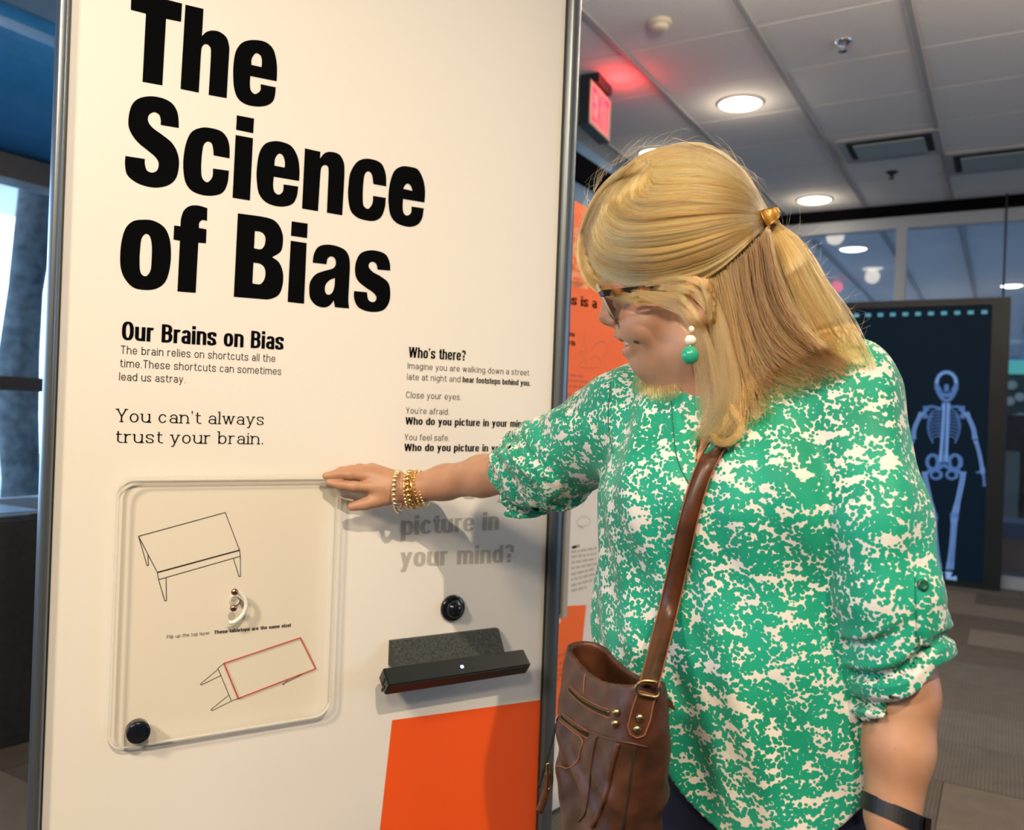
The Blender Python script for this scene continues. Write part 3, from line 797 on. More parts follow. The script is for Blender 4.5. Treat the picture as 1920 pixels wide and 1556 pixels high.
for row in HEADING.strip().splitlines():
    loops = [contour(q) for q in row[2:].split('|')]
    lp = [[XP.sz(200 + x / 2.594, y / 2.594, .0006) for x, y in l] for l in loops]
    flat = [q for l in lp for q in l]
    tris = tessellate_polygon([[Vector((s, z, 0)) for s, z in l] for l in lp])
    out = []
    for a, b_, c in tris:
        A_, B_, C_ = flat[a], flat[b_], flat[c]
        out.append((a, b_, c) if (B_[0] - A_[0]) * (C_[1] - A_[1]) - (B_[1] - A_[1]) * (C_[0] - A_[0]) > 0 else (a, c, b_))
    MB().add([XP.pt(s, z, .0006) for s, z in flat], out).build('heading_letter', M_ink, panel)
write('subheading', 'Our Brains on Bias', BOLD, XP, (228, 637), (531, 656), 35, M_ink, panel, words=True)
write('body_text', 'The brain relies on shortcuts all the', LIGHT, XP, (226, 663), (516, 679), 15.5, M_ink_thin, panel)
write('body_text', 'time.These shortcuts can sometimes', LIGHT, XP, (225, 688), (527, 703), 15.5, M_ink_thin, panel)
write('body_text', 'lead us astray.', LIGHT, XP, (223, 713), (347, 718), 15, M_ink_thin, panel)
write('slab_text', "You can't always", SLAB, XP, (218, 791), (494, 797), 25, M_ink, panel, words=True)
write('slab_text', 'trust your brain.', SLAB, XP, (217, 830), (493, 833), 25, M_ink, panel, words=True)
def zw(x, y): return 720 + x / 6.0, 630 + y / 6.0
write('subheading', "Who's there?", BOLD, XP, zw(276, 240), zw(918, 278), 20, M_ink, panel, words=True)
write('body_text', 'Imagine you are walking down a street', LIGHT, XP, zw(265, 368), zw(1632, 446), 12, M_ink_thin, panel)
write('body_text', 'late at night and', LIGHT, XP, zw(258, 492), zw(858, 520), 12, M_ink_thin, panel)
write('bold_text', 'hear footsteps behind you.', BOLD, XP, zw(884, 521), zw(1645, 562), 11, M_ink, panel)
write('body_text', 'Close your eyes.', LIGHT, XP, zw(247, 697), zw(866, 722), 12.5, M_ink_thin, panel)
write('body_text', "You're afraid.", LIGHT, XP, zw(245, 872), zw(730, 887), 12, M_ink_thin, panel)
write('bold_text', 'Who do you picture in your mind?', BOLD, XP, zw(240, 995), zw(1636, 1028), 14, M_ink, panel)
write('body_text', 'You feel safe.', LIGHT, XP, zw(230, 1172), zw(733, 1180), 12, M_ink_thin, panel)
write('bold_text', 'Who do you picture in your mind?', BOLD, XP, zw(227, 1294), zw(1630, 1302), 14, M_ink, panel)
write('grey_text', 'Who do you', BOLD, XP, (752, 942), (1000, 930), 37, M_ink_grey, panel, words=True)
write('grey_text', 'picture in', BOLD, XP, (752, 1004), (935, 993), 36, M_ink_grey, panel, words=True)
write('grey_text', 'your mind?', BOLD, XP, (750, 1063), (963, 1054), 36, M_ink_grey, panel, words=True)
q = [XP.sz(735, 1350), XP.sz(1002, 1314), XP.sz(985, 1640), XP.sz(705, 1640)]
q[1] = (S_R - .001, q[1][1]); q[2] = (S_R - .001, .05); q[3] = (q[3][0] - .035, .05)
MB().add([XP.pt(s, z, .0005) for s, z in q[::-1]], [(0, 1, 2, 3)]).build('orange_block', M_orange, panel)

# ---- acrylic flip board
M_acr = clear_mat('clear_acrylic', (1.0, .999, .995), 1, 1.05)
M_acr_edge = mat('acrylic_edge', (.58, .58, .50), .15, 0, Alpha=1.0)
M_brass = mat('copper_screw', (.55, .32, .20), .22, 1.0)
M_knob = mat('black_knob', (.006, .008, .014), .14)
aF = .020
tl, tr, bl, br = XP.sz(220, 899, aF), XP.sz(633, 896, aF), XP.sz(211, 1404, aF), XP.sz(619, 1342, aF)
as0, as1 = (tl[0] + bl[0]) / 2, (tr[0] + br[0]) / 2
az1, az0 = (tl[1] + tr[1]) / 2, (bl[1] + br[1]) / 2
board = thing('acrylic_flip_board', XP.pt((as0 + as1) / 2, az0, aF), 'clear acrylic flip board with two drawn tables on the cream panel', 'acrylic board')
def rrect(s0, s1, z0, z1, r, n=8):
    out = []
    for cx, cz, a0 in ((s1 - r, z1 - r, 0), (s0 + r, z1 - r, 90), (s0 + r, z0 + r, 180), (s1 - r, z0 + r, 270)):
        for k in range(n + 1):
            a = math.radians(a0 + 90 * k / n); out.append((cx + r * math.cos(a), cz + r * math.sin(a)))
    return out
def sheet(name, o0, o1, grow):
    poly = rrect(as0 - grow, as1 + grow, az0 - grow, az1 + grow, .026)
    n = len(poly)
    root = MB().add([XP.pt(x, y, o1) for x, y in poly] + [XP.pt(x, y, o0) for x, y in poly], [tuple(range(n)), tuple(range(n, 2 * n))[::-1]]).build(name, M_acr, board)
    MB().add([XP.pt(x, y, o1) for x, y in poly] + [XP.pt(x, y, o0) for x, y in poly], [(i, n + i, n + (i + 1) % n, (i + 1) % n) for i in range(n)]).build('polished_edge', M_acr_edge, root, True)
sheet('back_sheet', .008, .0125, .002); sheet('top_sheet', .0155, .020, 0)
def za(x, y): return 190 + x / 2.829, 880 + y / 2.829
def lines(name, segs, w, m, off=.0009):
    b = MB()
    for pts in segs:
        q = [np.array(XP.sz(*za(*p), off)) for p in pts]
        for a, c in zip(q[:-1], q[1:]):
            d = (c - a) / np.linalg.norm(c - a); nn = np.array([-d[1], d[0]]) * w / 2; e = d * w * .4
            b.add([XP.pt(*(a - e - nn), off), XP.pt(*(c + e - nn), off), XP.pt(*(c + e + nn), off), XP.pt(*(a - e + nn), off)], [(0, 1, 2, 3)])
    return b.build(name, m, board)
M_line = mat('table_line_ink', (.03, .022, .018), .5); M_redline = mat('red_outline_ink', (.55, .03, .015), .5)
lines('table_drawing', [[(197, 354), (657, 228), (733, 428), (297, 546), (197, 354)], [(297, 546), (303, 584), (737, 460), (733, 428)],
      [(303, 584), (336, 696), (345, 696), (343, 576)], [(700, 470), (730, 568), (738, 567), (737, 460)], [(197, 354), (242, 509), (250, 508), (247, 455)]], .0011, M_line)
lines('table_edge', [[(297, 546), (733, 428)]], .0020, M_line)
lines('table_drawing', [[(651, 1028), (618, 1054), (690, 1228), (727, 1214)], [(618, 1060), (525, 1138), (530, 1143), (633, 1093)], [(675, 1197), (582, 1273), (587, 1279), (690, 1228)]], .0010, M_line)
lines('table_leg_drawing', [[(1062, 1088), (962, 1138), (966, 1143), (985, 1118)]], .0010, M_line)
lines('red_outline', [[(651, 1028), (1056, 892), (1138, 1056), (727, 1214), (651, 1028)]], .0019, M_redline, .004)
write('caption', 'Flip up the top layer.', LIGHT, XP, za(347, 897), za(580, 874), 6.5, M_ink_thin, board, .0009)
write('caption', 'These tabletops are the same size!', BOLD, XP, za(597, 873), za(1005, 834), 6.5, M_ink_thin, board, .0009)
# the curved finger slot
arc = [XP.sz(*za(x, y), .0262) for x, y in ((716, 648), (748, 668), (772, 705), (770, 748), (745, 790), (712, 815), (684, 820))]
arc = crom(np.array(arc), 6)
M_slot = mat('slot_lip', (.80, .77, .70), .25)
MB().tube([XP.pt(s, z, .0180) for s, z in arc], .0036, 8).build('finger_slot', M_slot, board, True)
for x, y in ((706, 649), (700, 735)):
    c = XP.at(*za(x, y), .020)
    sc = MB().lathe(c, XP.n, [(.0060, 0), (.0060, .003), (.0045, .0055), (.0015, .0060)], 18).build('screw', M_brass, board, True)
c = XP.at(*za(190, 1380), .0145)
MB().lathe(c, XP.n, [(.0185, 0), (.0185, .016), (.0165, .0185), (.006, .0185)], 32).build('pivot_knob', M_knob, board, True)
for x, y in ((190, 1380), (703, 690)):
    c = XP.at(*za(x, y), .0)
    MB().lathe(c, XP.n, [(.008, .0005), (.008, .008)], 14).build('standoff', M_slot, board)

# ---- dome button
c = XP.at(849, 1140, .004)
btn = thing('push_button', c - XP.n * .004, 'round black dome button above the sensor bar', 'button')
MB().lathe(c - XP.n * .0035, XP.n, [(.0265, 0), (.0265, .006), (.0235, .009), (.018, .009)], 32).build('bezel', M_knob, btn, True)
MB().lathe(c - XP.n * .0035, XP.n, [(.0185, .006), (.0180, .013), (.014, .020), (.007, .0235), (.001, .0245)], 32).build('dome', M_knob, btn, True)

# ---- sensor bar on its bracket
def zk(x, y): return 680 + x / 5.333, 1080 + y / 5.333
M_felt = noisy('charcoal_felt', (.040, .045, .042), .95, 220, .5, .5)
M_bar = mat('sensor_gloss_black', (.010, .014, .014), .28)
M_bar_under = mat('sensor_underside', (.06, .06, .055), .5)
M_bled = mat('sensor_led', (.3, .4, 1), .3, emit=(.30, .42, 1.0), estr=6)
sA0, zA = XP.sz(*zk(200, 915), .05); sA1, zA1 = XP.sz(*zk(1610, 728), .05)
zA = (zA + zA1) / 2
oB, zB = XP.offz(*zk(260, 1105), sA0); oB1, zB1 = XP.offz(*zk(1690, 880), sA1)
oB = (oB + oB1) / 2; zB = (zB + zB1) / 2
oB = min(max(oB, .066), .10)
A, B = np.array([.05, zA]), np.array([oB, zB]); d = B - A; dn = np.array([-abs(d[1]), -abs(d[0])]); dn = dn / np.linalg.norm(dn) * .030
sect = [A, B, B + dn, A + dn]
bar = thing('sensor_bar', XP.pt((sA0 + sA1) / 2, zB, .0), 'glossy black sensor bar on a charcoal bracket of the cream panel', 'sensor bar')
bm = bmesh.new()
vs = [[bm.verts.new(XP.pt(s, q[1], q[0])) for q in sect] for s in (sA0, sA1)]
bm.faces.new(vs[0]); bm.faces.new(vs[1][::-1])
for i in range(4): bm.faces.new((vs[0][i], vs[1][i], vs[1][(i + 1) % 4], vs[0][(i + 1) % 4]))
bmesh.ops.bevel(bm, geom=bm.edges[:], offset=.0025, segments=2, affect='EDGES')
body = bmesh_obj('body', bm, M_bar, bar)
mid = (A + B) / 2
fn = np.array([-d[1], d[0]]); fn = fn / np.linalg.norm(fn); fn = fn if fn[0] > 0 else -fn
s_l = XP.sz(*zk(975, 905), .06)[0]
MB().lathe(XP.pt(s_l, (A + (B - A) * .55)[1], (A + (B - A) * .55)[0]) + (XP.n * fn[0] + UP * fn[1]) * .0006, XP.n * fn[0] + UP * fn[1], [(.0035, 0), (.003, .001)], 12).build('led', M_bled, body)
for k in (.35, .7):
    q = A + (B - A) * .5 + dn * k
    MB().box(XP.pt(sA0 - .0005, q[1], q[0]), XP.e * .0008, XP.n * .003, UP * .004).build('end_port', M_black, body)
    MB().box(XP.pt(sA0 - .0005, q[1] - .012, q[0]), XP.e * .0008, XP.n * .003, UP * .003).build('end_port', M_black, body)
sP0, zP0 = XP.sz(*zk(288, 655), .012); sP1, zP1 = XP.sz(*zk(1360, 525), .012); zP = (zP0 + zP1) / 2
oQ, zQ = .044, zA - .012
bmb = MB()
bmb.hexa([XP.pt(sP0, zP, .0), XP.pt(sP1, zP, .0), XP.pt(sP1, zQ, .0), XP.pt(sP0, zQ, .0), XP.pt(sP0, zP, .012), XP.pt(sP1, zP, .012), XP.pt(sP1, zQ, oQ), XP.pt(sP0, zQ, oQ)])
bmb.build('bracket', M_felt, bar)
xbox((sA0 + sA1) / 2 - .03, (sA0 + sA1) / 2 + .03, zB + .012, zB + .03, .0, .03).build('support_arm', M_bar_under, bar)

# ================================================================== ORANGE PANEL BEHIND
o2 = P(1030, 800, 2.75)
OP = Plane((o2[0], o2[1]), 41)
M_orange2 = mat('orange_panel_print', (.96, .165, .024), .5)
M_pale_or = mat('pale_orange_print', (.95, .36, .14), .5)
M_line_or = mat('orange_line_print', (.72, .15, .03), .5)
op = thing('graphic_panel', OP.pt(.4, 0), 'orange and cream graphic panel standing behind the main panel', 'exhibit panel')
s1 = .98; zt0 = OP.sz(1062, 381)[1]; zm = OP.sz(1062, 792)[1]
def obox(s0, s1_, z0, z1, a, b_): return MB().box(OP.pt((s0 + s1_) / 2, (z0 + z1) / 2, (a + b_) / 2), OP.e * (s1_ - s0) / 2, OP.n * (b_ - a) / 2, UP * (z1 - z0) / 2)
def oquad(name, pts, m, off=.0006): return MB().add([OP.pt(s, z, off) for s, z in pts], [tuple(range(len(pts)))]).build(name, m, op)
sE = OP.sz(1104, 414)
zlow = zt0 + (sE[1] - zt0) * (s1 - OP.sz(1062, 381)[0]) / max(sE[0] - OP.sz(1062, 381)[0], .02) * .35
# board cut to the slanted top
top = [( -.1, zt0 + .04), (s1, zlow)]
bm = MB(); pr_ = [(-.1, .02), (s1, .02), (s1, zlow), (-.1, zt0 + .04)]
bm.prism(pr_, -.02, 0, lambda x, y, dd: OP.pt(x, y, dd)); bm.build('board', M_board, op)
oquad('orange_field', [(-.1, zm), (s1, zm - .02), (s1, zlow), (-.1, zt0 + .04)], M_orange2)
oquad('orange_corner', [(OP.sz(1120, 900)[0], zm - .005), (s1, zm - .025), (s1, OP.sz(1180, 930)[1] - .12), OP.sz(1141, 912), OP.sz(1128, 903)], M_orange2)
z1_ = [OP.sz(1030, 1168), OP.sz(1030, 1350), OP.sz(1079, 1330), OP.sz(1099, 1134), OP.sz(1060, 1136)]
oquad('orange_block', z1_, M_orange2)
def zo(x, y): return 1000 + x / 3.3826, 360 + y / 3.3826
def zp(x, y): return 1000 + x / 2.9923, 840 + y / 2.9923
write('bold_text', 'Bias is a', BOLD, OP, zo(150, 700), zo(402, 738), 19, M_ink, op, .001)
write('bold_text', 'bias', BOLD, OP, zo(175, 850), zo(232, 860), 9, M_ink, op, .001)
write('bold_text', 'begins', BOLD, OP, zo(175, 908), zo(262, 918), 9, M_ink, op, .001)
write('bold_text', 'at birth', BOLD, OP, zo(160, 958), zo(266, 975), 9, M_ink, op, .001)
M_small = mat('small_print_brown', (.60, .12, .03), .5); M_small2 = mat('small_print_grey', (.50, .46, .38), .5)
def greek(name, z, rows, h, m):
    """rows of print too small to read, set as word-length dashes"""
    b = MB()
    for (a, c) in rows:
        s0, z0 = OP.sz(*z(*a), .001); s1_, z1_ = OP.sz(*z(*c), .001); s = s0
        while s < s1_ - .004:
            L = random.uniform(.012, .038); e = min(s + L, s1_)
            f0 = z0 + (z1_ - z0) * (s - s0) / (s1_ - s0); f1 = z0 + (z1_ - z0) * (e - s0) / (s1_ - s0)
            b.add([OP.pt(s, f0, .001), OP.pt(e, f1, .001), OP.pt(e, f1 + h, .001), OP.pt(s, f0 + h, .001)], [(0, 1, 2, 3)]); s = e + .006
    return b.build(name, m, op)
greek('small_print', zo, [((160, 1162), (325, 1178)), ((160, 1198), (355, 1212)), ((160, 1236), (330, 1246)), ((160, 1292), (330, 1296)), ((160, 1326), (320, 1330))], .008, M_small)
greek('small_print', zp, [((212, 590), (355, 567)), ((212, 618), (358, 598)), ((212, 650), (352, 626)), ((212, 682), (368, 652)), ((212, 715), (342, 684)), ((212, 745), (350, 712)), ((212, 778), (350, 742)), ((212, 808), (300, 786))], .008, M_small2)
greek('small_print', zp, [((216, 566), (258, 556))], .009, M_ink)
greek('small_print', zp, [((180, 1142), (232, 1124)), ((90, 1190), (235, 1142)), ((80, 1236), (205, 1200)), ((78, 1275), (190, 1242)), ((75, 1300), (190, 1268)), ((75, 1328), (150, 1300))], .009, M_small)
greek('pale_print', zp, [((90, 970), (182, 940)), ((88, 1000), (158, 978))], .014, M_board)
# big pale vertical lettering and line drawings
def vtext(txt, base0, base1, h, m):
    s0, z0 = OP.sz(*base0, .0009); _, z1_ = OP.sz(*base1, .0009); polys, w = BOLD.line(txt); k = (z1_ - z0) / w; b = MB()
    for q in polys: b.add([OP.pt(s0 - y * h, z0 + x * k, .0009) for x, y in q], [tuple(range(len(q)))])
    b.build('pale_text', m, op)
vtext('pro', zo(318, 612), zo(318, 330), .10, M_pale_or); vtext('a', zo(398, 606), zo(398, 505), .11, M_pale_or)
write('pale_text', 'os', BOLD, OP, zo(205, 280), zo(300, 292), 24, M_pale_or, op, .0009)
def doodle(z, paths, w, m):
    b = MB()
    for pts in paths:
        q = crom(np.array([OP.sz(*z(*p), .001) for p in pts]), 6)
        for a, c in zip(q[:-1], q[1:]):
            d_ = (c - a) / (np.linalg.norm(c - a) + 1e-9); nn = np.array([-d_[1], d_[0]]) * w / 2
            b.add([OP.pt(*(a - nn), .001), OP.pt(*(c - nn), .001), OP.pt(*(c + nn), .001), OP.pt(*(a + nn), .001)], [(0, 1, 2, 3)])
    tag(b.build('line_drawing', m, op), kind='stuff')
doodle(zo, [[(330, 900), (325, 960), (340, 1030), (330, 1100)], [(370, 1000), (400, 960), (450, 950), (470, 1000), (440, 1050), (460, 1100)], [(280, 1040), (310, 1010), (320, 1060), (290, 1100), (340, 1118), (420, 1110)], [(360, 1060), (400, 1040), (430, 1080)]], .004, M_line_or)
doodle(zp, [[(245, 410), (270, 385), (310, 395), (318, 420), (290, 440), (250, 432), (245, 410)], [(265, 285), (285, 300), (275, 330)], [(255, 440), (280, 450)]], .003, M_small2)
# dark monitor hung on that panel, seen past the post
mon = thing('wall_monitor', OP.at(1062, 1020, .05), 'slim dark monitor mounted edge-on behind the panel post', 'monitor')
c0, c1 = OP.sz(1072, 1020, .16), OP.sz(1072, 1148, .16)
zt_, zb_ = OP.sz(1072, 850, .16)[1], OP.sz(1066, 1150, .16)[1]
sm0 = OP.sz(1012, 1020, .16)[0]; sm1 = OP.sz(1060, 1020, .16)[0]
obox(sm0 - .25, sm1, zb_, zt_, .07, .15).build('case', M_black, mon)
obox(sm1, sm1 + .022, zb_ - .01, zt_ + .01, .05, .16).build('side_frame', mat('monitor_rim', (.38, .36, .31), .4), mon)
obox(sm0 - .2, sm1 - .1, zb_ + .15, zt_ - .1, .0, .07).build('bracket', M_black, mon)
# ================================================================== implicit surfaces -> meshes (for cloth, skin, leather)
def smin(a, b, k):
    h = np.clip(.5 + .5 * (b - a) / k, 0, 1); return b + (a - b) * h - k * h * (1 - h)
def smax(a, b, k): return -smin(-a, -b, k)
def d_sph(Q, c, r): return np.linalg.norm(Q - c, axis=1) - r
def d_cap(Q, a, b, ra, rb=None):
    rb = ra if rb is None else rb
    ab = b - a; t = np.clip((Q - a) @ ab / (ab @ ab), 0, 1)
    return np.linalg.norm(Q - a - t[:, None] * ab, axis=1) - (ra + (rb - ra) * t)
def d_chain(Q, pts, rs, k=.02):
    d = None
    for i in range(len(pts) - 1):
        q = d_cap(Q, np.asarray(pts[i]), np.asarray(pts[i + 1]), rs[i], rs[i + 1]); d = q if d is None else smin(d, q, k)
    return d
def d_ell(Q, c, R, r):
    p = (Q - c) @ np.asarray(R).T; r = np.asarray(r)
    k0 = np.linalg.norm(p / r, axis=1); k1 = np.linalg.norm(p / (r * r), axis=1) + 1e-9
    return k0 * (k0 - 1) / k1
def d_poly2(x, y, poly):
    poly = np.asarray(poly, float); n = len(poly); d = np.full(len(x), 1e9); ins = np.zeros(len(x), bool)
    for i in range(n):
        a, b = poly[i], poly[(i + 1) % n]; e = b - a
        t = np.clip(((x - a[0]) * e[0] + (y - a[1]) * e[1]) / (e @ e), 0, 1)
        d = np.minimum(d, (x - a[0] - t * e[0]) ** 2 + (y - a[1] - t * e[1]) ** 2)
        c = ((a[1] > y) != (b[1] > y)) & (x < (b[0] - a[0]) * (y - a[1]) / ((b[1] - a[1]) if b[1] != a[1] else 1e-9) + a[0])
        ins ^= c
    d = np.sqrt(d); return np.where(ins, -d, d)
def sstep(x, a, b):
    t = np.clip((x - a) / (b - a), 0, 1); return t * t * (3 - 2 * t)

def surface(f, lo, hi, h, B=8, slack=1.0):
    """sparse surface nets; f takes (N,3) and returns signed distance"""
    lo = np.asarray(lo, float); hi = np.asarray(hi, float)
    nb = np.ceil((hi - lo) / (h * B)).astype(int)
    g = np.stack(np.meshgrid(*[np.arange(n) for n in nb], indexing='ij'), -1).reshape(-1, 3)
    cen = lo + (g + .5) * h * B
    keep = np.concatenate([np.abs(f(cen[i:i + 60000])) for i in range(0, len(cen), 60000)]) < h * B * .87 * slack + h * 1.5
    g = g[keep]
    c9 = np.stack(np.meshgrid(*[np.arange(B + 1)] * 3, indexing='ij'), -1).reshape(-1, 3)
    dim = nb * B + 2
    enc = lambda c: (c[..., 0].astype(np.int64) * dim[1] + c[..., 1]) * dim[2] + c[..., 2]
    corner = np.stack(np.meshgrid([0, 1], [0, 1], [0, 1], indexing='ij'), -1).reshape(-1, 3)
    edges = [(a, b) for a in range(8) for b in range(a + 1, 8) if np.abs(corner[a] - corner[b]).sum() == 1]
    ids = []; pos = []; quads = []
    for s in range(0, len(g), 400):
        gb = g[s:s + 400]; idx = gb[:, None, :] * B + c9[None]
        v = f((lo + idx.reshape(-1, 3) * h)).reshape(len(gb), B + 1, B + 1, B + 1)
        V = np.stack([v[:, a:a + B, b:b + B, c:c + B] for a, b, c in corner], -1)
        neg = (V < 0).sum(-1); act = (neg > 0) & (neg < 8)
        bi, x, y, z = np.nonzero(act)
        if len(bi) == 0: continue
        vv = V[bi, x, y, z]; acc = np.zeros((len(bi), 3)); cnt = np.zeros(len(bi))
        for a, b in edges:
            m = (vv[:, a] < 0) != (vv[:, b] < 0)
            t = vv[:, a] / (vv[:, a] - vv[:, b] + 1e-12)
            p = corner[a] + (corner[b] - corner[a]) * t[:, None]
            acc[m] += p[m]; cnt[m] += 1
        cell = gb[bi] * B + np.stack([x, y, z], -1)
        ids.append(enc(cell)); pos.append(lo + (cell + acc / cnt[:, None]) * h)
        for ax in range(3):
            sl0 = v[:, :B, :B, :B]; o = [0, 0, 0]; o[ax] = 1
            sl1 = v[:, o[0]:B + o[0], o[1]:B + o[1], o[2]:B + o[2]]
            m = (sl0 < 0) != (sl1 < 0); bi, x, y, z = np.nonzero(m)
            if len(bi) == 0: continue
            c = gb[bi] * B + np.stack([x, y, z], -1); u, w = (ax + 1) % 3, (ax + 2) % 3
            eu = np.zeros(3, int); eu[u] = 1; ew = np.zeros(3, int); ew[w] = 1
            q = np.stack([enc(c), enc(c - eu), enc(c - eu - ew), enc(c - ew)], -1)
            ok = (c[:, u] > 0) & (c[:, w] > 0)
            fl = sl0[bi, x, y, z] > 0; q[fl] = q[fl][:, ::-1]
            quads.append(q[ok])
    ids = np.concatenate(ids); pos = np.concatenate(pos); quads = np.concatenate(quads)
    order = np.argsort(ids); sid = ids[order]
    k = np.clip(np.searchsorted(sid, quads), 0, len(sid) - 1); good = (sid[k] == quads).all(1)
    return pos, order[k[good]]
def fast_mesh(name, v, q, m, parent, smooth=True):
    v = v - root_loc(parent) if parent is not None else v
    me = bpy.data.meshes.new(name)
    me.vertices.add(len(v)); me.vertices.foreach_set('co', v.astype(np.float32).ravel())
    me.loops.add(len(q) * 4); me.loops.foreach_set('vertex_index', q.astype(np.int32).ravel())
    me.polygons.add(len(q)); me.polygons.foreach_set('loop_start', np.arange(0, len(q) * 4, 4, dtype=np.int32))
    me.update(calc_edges=True); me.validate()
    me.polygons.foreach_set('use_smooth', np.ones(len(me.polygons), bool)) if smooth else None
    me.materials.append(m)
    return link(name, me, parent)
def relax(v, q, it=2, lam=.5):
    """Laplacian smoothing over quad edges"""
    e = np.concatenate([q[:, [0, 1]], q[:, [1, 2]], q[:, [2, 3]], q[:, [3, 0]]])
    for _ in range(it):
        s = np.zeros_like(v); c = np.zeros(len(v))
        for k in range(3):
            s[:, k] = np.bincount(e[:, 0], v[e[:, 1], k], len(v)) + np.bincount(e[:, 1], v[e[:, 0], k], len(v))
        c = np.bincount(e[:, 0], None, len(v)) + np.bincount(e[:, 1], None, len(v))
        v = v + lam * (s / np.maximum(c, 1)[:, None] - v)
    return v
from mathutils.bvhtree import BVHTree
def bvh(v, q): return BVHTree.FromPolygons([tuple(x) for x in v], [tuple(int(i) for i in f) for f in q])
CAMV = Vector((0, 0, CAM_Z))
def cast(tree, px, py):
    d = Vector(ray(px, py)).normalized(); h = tree.ray_cast(CAMV, d)
    return (None, None) if h[0] is None else (np.array(h[0]), np.array(h[1]))

def biggest(v, q):
    """keep the largest connected piece"""
    lab = np.arange(len(v))
    while True:
        m = lab[q].min(1); new = lab.copy()
        for k in range(4): np.minimum.at(new, q[:, k], m)
        new = new[new]
        if (new == lab).all(): break
        lab = new
    u, c = np.unique(lab[q[:, 0]], return_counts=True); keep = lab == u[c.argmax()]
    idx = np.cumsum(keep) - 1
    return v[keep], idx[q[keep[q[:, 0]]]]
# ================================================================== THE VISITOR
TY = math.radians(41)                       # the chest is turned this far to her right of the viewer
TL = np.array([math.cos(TY), -math.sin(TY), 0])     # her right -> her left
TN = np.array([-math.sin(TY), -math.cos(TY), 0])    # chest forwards
person = thing('person', np.array([.33, 1.16, 0]), 'woman in a green and white print blouse reaching out to the acrylic board', 'person')
def zrow(py): return 1.34 - (py - 789) * 1.12 / 1577
# torso slices: photograph row, centre column, half width
ROWS = [(640, 1372, .075, .075), (700, 1372, .115, .090), (760, 1368, .150, .104), (850, 1362, .172, .118), (940, 1366, .186, .132), (1040, 1372, .192, .136), (1120, 1374, .199, .140),
        (1200, 1377, .205, .144), (1300, 1386, .205, .144), (1400, 1398, .202, .142), (1520, 1405, .204, .142), (1700, 1405, .208, .144)]
RZ = np.array([zrow(r[0]) for r in ROWS])[::-1]
RX = np.array([(P(r[1], r[0], 1.14))[0] for r in ROWS])[::-1]
RA = np.array([r[2] for r in ROWS])[::-1]; RB = np.array([r[3] for r in ROWS])[::-1]
TORSO_Y = 1.145
S_Rt = P(1178, 772, 1.235); E_Rt = P(1000, 878, 1.40); W_Rt = XP.at(772, 917, .078)
S_Lt = P(1582, 742, 1.045); E_Lt = P(1678, 1205, 1.0); W_Lt = P(1672, 1530, .945)
NECK = P(1352, 745, 1.14)
BUST_L = P(1470, 925, 1.035); BUST_R = P(1265, 935, 1.10)
def torso_lz(Q):
    cx = np.interp(Q[:, 2], RZ, RX)
    dx, dy = Q[:, 0] - cx, Q[:, 1] - TORSO_Y
    return dx * TL[0] + dy * TL[1], dx * TN[0] + dy * TN[1]
def f_torso(Q):
    l, n = torso_lz(Q); a = np.interp(Q[:, 2], RZ, RA); b = np.interp(Q[:, 2], RZ, RB)
    p = 2.3
    k = (np.abs(l / a) ** p + np.abs(n / b) ** p) ** (1 / p)
    d = (k - 1) * np.minimum(a, b) * .96
    d = smin(d, d_sph(Q, BUST_L, .066), .07); d = smin(d, d_sph(Q, BUST_R, .066), .07)
    d = smin(d, d_cap(Q, NECK + np.array([0, 0, -.03]), S_Rt + np.array([.015, 0, .0]), .058, .060), .04)
    d = smin(d, d_cap(Q, NECK + np.array([0, 0, -.03]), S_Lt + np.array([-.01, 0, .0]), .062, .062), .04)
    return smax(d, Q[:, 2] - 1.47, .02)
# ---- sleeves
RS = [S_Rt, P(1105, 822, 1.305), P(1040, 862, 1.365), P(968, 889, 1.435)]; RSr = [.066, .064, .066, .064]
LS = [S_Lt, P(1640, 970, .970), P(1668, 1120, .960), P(1700, 1300, .965)]; LSr = [.067, .0530, .0530, .0580]
DR = (RS[3] - RS[1]) / np.linalg.norm(RS[3] - RS[1]); DL = (LS[3] - LS[1]) / np.linalg.norm(LS[3] - LS[1])
def wob(Q, d, s): return np.sin(Q @ (np.asarray(d) * s))
def f_sleeve_r(Q):
    d = d_chain(Q, RS, RSr, .03)
    drop = d_cap(Q, P(1050, 893, 1.36), P(962, 915, 1.43), .035, .041)
    d = smin(d, drop, .04)
    t = (Q - RS[1]) @ DR
    w = sstep(t, .0, .12)
    ang = Q @ np.array([60., -25, 95]) + 2.2 * np.sin(Q @ np.array([30., 44, -18]))
    d = d + .0055 * w * np.sin(ang * 1.05 + t * 30) + .0028 * w * np.sin(ang * 2.3 - t * 60 + 1)
    d = d + .0030 * (1 - w) * np.sin(Q @ np.array([70., 20, 60]) + 1.3)
    return d
def f_sleeve_l(Q):
    d = d_chain(Q, LS, LSr, .03)
    t = (Q - LS[1]) @ DL
    w = sstep(t, .08, .17) * (1 - .6 * sstep(t, .24, .27))
    u = Q @ np.array([-75., 20, 165]) + 1.6 * np.sin(Q @ np.array([40., 10, 30]))
    d = d + .0060 * w * np.sin(u) + .003 * w * np.sin(u * 1.9 + 2)
    d = d - .006 * sstep(t, .20, .235) * (1 - sstep(t, .27, .30))
    d = d + .0022 * np.sin(Q @ np.array([90., 30, -25]) + 2) * (1 - w)
    return d
